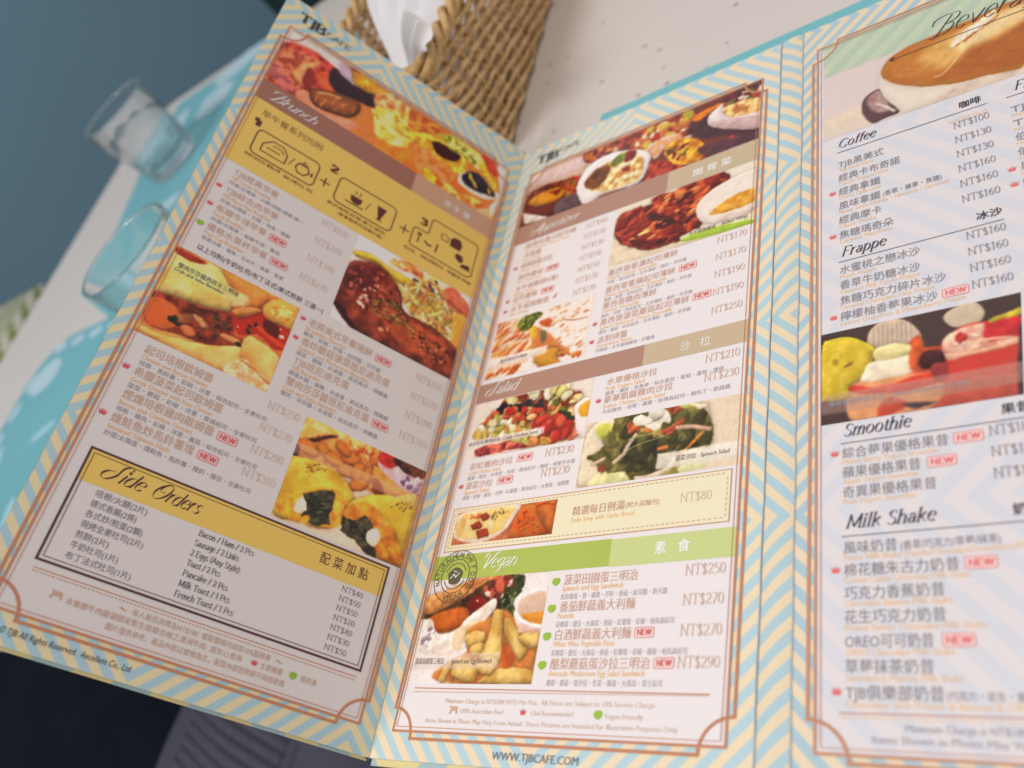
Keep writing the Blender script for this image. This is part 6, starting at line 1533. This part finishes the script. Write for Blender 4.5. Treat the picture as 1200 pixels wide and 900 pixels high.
for j in range(rows):
    V, F = [], []
    z = .3 + (BH - .8) * j / (rows - 1)
    ph = (j % 2) * math.pi
    pts = []
    jit = rs.uniform(-.05, .05)
    wob = rs.uniform(0, 6)
    for k, (x, y, nx, ny) in enumerate(LP):
        w_ = .16 * math.sin(2 * math.pi * k / 8 + ph)
        zz = z + .12 * math.sin(2 * math.pi * k / 8 + ph + 1.1) + .05 * math.sin(k * .37 + wob)
        fl = -.15 + .15 * z / BH
        pts.append((x + nx * (w_ + fl), y + ny * (w_ + fl), zz))
    tube(V, F, pts, .155 + jit * .3, 6, True)
    meshobj("wicker_strand", V, F, wm1, basket, True)
for k in range(2, NLP, 4):
    x, y, nx, ny = LP[k]
    V, F = [], []
    tube(V, F, [(x - nx * .15, y - ny * .15, 0.05), (x - nx * .05, y - ny * .05, BH * .5), (x, y, BH - .2)], .14, 6)
    meshobj("wicker_stake", V, F, wm1, basket, True)
for s_ in range(3):                       # three-ply braided rim
    V, F = [], []
    pts = []
    for k, (x, y, nx, ny) in enumerate(LP):
        a = 2 * math.pi * k / 10.0 + s_ * 2 * math.pi / 3
        pts.append((x + nx * .32 * math.cos(a), y + ny * .32 * math.cos(a), BH - .15 + .32 * math.sin(a)))
    tube(V, F, pts, .22, 7, True)
    meshobj("braided_rim", V, F, wm2, basket, True)
bm = bmesh.new()
bmesh.ops.create_cube(bm, size=1)
for v in bm.verts: v.co = ((v.co.x * (BX1 - BX0 - .3) + (BX0 + BX1) / 2) * CM, (v.co.y * (BY1 - BY0 - .3) + (BY0 + BY1) / 2) * CM, (.25 + v.co.z * .3) * CM)
bmobj("basket_base", bm, wm1, basket)

nap = mat("tissue_paper", (.74, .71, .70), .85, .1, bump=(120, .25, .002))
nap.node_tree.nodes["Principled BSDF"].inputs["Subsurface Weight"].default_value = .1
def pleated(name, label, quad, n, amp, seed, thickness=.05, group=None):
    """a napkin gathered into soft folds between a bottom edge and a flared top edge"""
    rs_ = np.random.RandomState(seed)
    (b0_, b1_, t0_, t1_) = [Vector(q) for q in quad]
    V, F = [], []
    M_ = 14
    nrm = (b1_ - b0_).cross(t0_ - b0_).normalized()
    phs = rs_.uniform(-.5, .5, n + 1)
    for j in range(M_ + 1):
        v_ = j / M_
        for i in range(n + 1):
            u_ = i / n
            p = (b0_.lerp(b1_, u_)).lerp(t0_.lerp(t1_, u_), v_)
            a = amp * (.45 + .75 * v_) * math.sin(i * 1.25 + phs[i] + .5 * v_)
            p = p + nrm * a + nrm * (.5 * math.sin(v_ * 2.2) ** 2) + Vector((0, 0, (.25 * math.sin(i * .55 + seed) + .2 * phs[i]) * v_ * v_ * 1.6))
            V.append(tuple(p * CM))
    W_ = n + 1
    for j in range(M_):
        for i in range(n):
            F.append((j * W_ + i, j * W_ + i + 1, (j + 1) * W_ + i + 1, (j + 1) * W_ + i))
    o = meshobj(name, V, F, nap, None, True)
    sd = o.modifiers.new("thickness", 'SOLIDIFY'); sd.thickness = thickness * CM
    ss = o.modifiers.new("smooth", 'SUBSURF'); ss.levels = 1; ss.render_levels = 1
    tag(o, label, "napkin", group)
    return o
pleated("paper_napkin", "white paper napkin fanned up in soft pleats from the wicker basket", ((-8.08,36.83,4.00), (-3.55,31.83,5.40), (-8.66,41.98,7.50), (-1.24,36.58,6.60)), 34, .42, 3)
pleated("paper_napkin", "smaller folded napkin tip leaning over the basket rim", ((-5.06,33.70,5.20), (-3.18,31.78,5.60), (-1.21,32.32,8.00), (0.22,30.61,7.60)), 16, .22, 8)
st = slab("napkin_stack", -11.2, 32.2, -3.0, 49.5, TZ + .6, TZ + 3.6, nap, None)
tag(st, "stack of white paper napkins lying inside the wicker basket", "napkins")


# ------------------------------------------------------------------ room beyond the table
wallm = mat("blue_grey_paint", (.20, .35, .44), .7, .2, var=.10, vscale=1.5)
def quadobj(name, pts, m, kind=None):
    o = meshobj(name, [tuple(Vector(p) * CM) for p in pts], [tuple(range(len(pts)))], m)
    if kind: o['kind'] = kind
    return o
quadobj("floor", [(-170, -260, -76), (320, -260, -76), (320, 610, -76), (-170, 610, -76)], mat("dark_floor", (.035, .05, .065), .5, .3, var=.2, vscale=3), 'structure')
quadobj("wall_left", [(-165, -250, -76), (-165, 600, -76), (-165, 600, 190), (-165, -250, 190)], wallm, 'structure')
quadobj("wall_back", [(-165, 600, -76), (310, 600, -76), (310, 600, 190), (-165, 600, 190)], wallm, 'structure')
bench = empty("bench_seat", (-20 * CM, 95 * CM, -76 * CM), "dark green high-backed bench beyond the far edge of the table", "bench")
gmat = mat("dark_green_leather", (.012, .035, .032), .5, .35, bump=(60, .2, .002))
bx = -51.2
def cush(name, x0, y0, z0, x1, y1, z1, m, parent, bev=2.0):
    bm = bmesh.new()
    bmesh.ops.create_cube(bm, size=1)
    for v in bm.verts: v.co = ((x0 + (v.co.x + .5) * (x1 - x0)) * CM, (y0 + (v.co.y + .5) * (y1 - y0)) * CM, (z0 + (v.co.z + .5) * (z1 - z0)) * CM)
    bmesh.ops.bevel(bm, geom=list(bm.edges), offset=bev * CM, segments=4, affect='EDGES')
    return bmobj(name, bm, m, parent, True)
cush("seat", bx + 20, -12, 34, 120, 30, 46, gmat, bench)
cush("backrest", bx + 20, -14, 46, 120, -4, 88, gmat, bench, 1.5)
cush("plinth", bx + 22, -10, 0, 118, 28, 33.8, gmat, bench, .5)

# striped cushion on the chair at the table's left end
cm_ = bpy.data.materials.new("green_herringbone_cloth")
cm_.use_nodes = True
nt = cm_.node_tree
b = nt.nodes["Principled BSDF"]; b.inputs["Roughness"].default_value = .9
tc = nt.nodes.new("ShaderNodeTexCoord"); sx = nt.nodes.new("ShaderNodeSeparateXYZ")
nt.links.new(tc.outputs["Object"], sx.inputs[0])
def mth(op, a, c=None):
    n = nt.nodes.new("ShaderNodeMath"); n.operation = op
    for i, s in enumerate((a, c)):
        if s is None: continue
        if isinstance(s, (int, float)): n.inputs[i].default_value = s
        else: nt.links.new(s, n.inputs[i])
    return n.outputs[0]
pp = mth('PINGPONG', mth('MULTIPLY', sx.outputs[0], 100.), 9.0)
f_ = mth('FRACT', mth('MULTIPLY', mth('ADD', mth('MULTIPLY', sx.outputs[1], 100.), pp), .26))
mr = nt.nodes.new("ShaderNodeMapRange"); mr.inputs["From Min"].default_value = .50; mr.inputs["From Max"].default_value = .60
nt.links.new(f_, mr.inputs["Value"])
mx = nt.nodes.new("ShaderNodeMix"); mx.data_type = 'RGBA'
mx.inputs["A"].default_value = (.72, .70, .58, 1); mx.inputs["B"].default_value = (.26, .34, .10, 1)
nt.links.new(mr.outputs[0], mx.inputs["Factor"]); nt.links.new(mx.outputs["Result"], b.inputs["Base Color"])
chair = empty("dining_chair", (-1.28, .44, -.76), "chair with a green and white herringbone cushion at the table's left end", "chair")
cush("cushion", -24, -24, 59.5, 24, 24, 66, cm_, chair, 3)
cush("seat", -23, -23, 56, 23, 23, 59.4, mat("dark_wood", (.06, .04, .03), .5), chair, .5)
for sx_ in (-1, 1):
    for sy_ in (-1, 1):
        cush("leg", sx_ * 20 - 1.6, sy_ * 20 - 1.6, 0, sx_ * 20 + 1.6, sy_ * 20 + 1.6, 55.9, MATS["dark_wood"], chair, .3)

# ------------------------------------------------------------------ the reader's lap under the lower edge
person = empty("person", (-.35, -.10, -.5), "seated person's lap in grey ribbed trousers with an added dark sheet beside it, below the menu", "person")
trm = mat("grey_twill", (.08, .078, .105), .9, .15, bump=(700, .6, .0008), var=.15, vscale=200)
blk = mat("dark_infill_black", (.007, .009, .015), .95, .1, bump=(300, .6, .002), var=.3, vscale=20)
inv = Vector((.35, .10, .5))
def lap(name, x0, x1, y0, y1, z, h, m, ribs=None, nx=90, ny=70):
    V, F = [], []
    for j in range(ny + 1):
        for i in range(nx + 1):
            u_, v_ = i / nx, j / ny
            x = x0 + (x1 - x0) * u_; y = y0 + (y1 - y0) * v_
            zz = z - h * (1 - math.sqrt(max(0, 1 - (2 * u_ - 1) ** 2 * .97))) - .04 * (y - y0) 
            zz += .25 * math.sin(x * .55 + y * .3) * math.sin(y * .21 + 1)
            if ribs and ribs[0] < x < ribs[1]:
                zz += .26 * abs(math.sin((y * .93 + (x - ribs[0]) * .28) * 3.7)) ** .7 - .1
            if ribs:
                for rx_ in (ribs[0], ribs[1], ribs[1] + .9):
                    zz -= .25 * math.exp(-((x - rx_) / .12) ** 2)
            V.append(tuple(Vector((x, y, zz)) * CM + inv))
    for j in range(ny):
        for i in range(nx):
            a = j * (nx + 1) + i
            F.append((a, a + 1, a + nx + 2, a + nx + 1))
    o = meshobj(name, V, F, m, person, True)
    sd = o.modifiers.new("thickness", 'SOLIDIFY'); sd.thickness = .004; sd.offset = -1
    return o
lx = [(-43.88,5.62),(-40.61,5.70),(-27.87,3.21)]
lap("trouser_leg", lx[0][0] - 3.2, lx[0][0] + 24, -8, 15, -17.2, 6, trm, (lx[1][0], lx[2][0]), 240, 300)
lap("dark_infill", -120, lx[0][0] + 1, -26, 16, -24, 6, blk)  # made-up dark sheet, keeps the space below the left page black
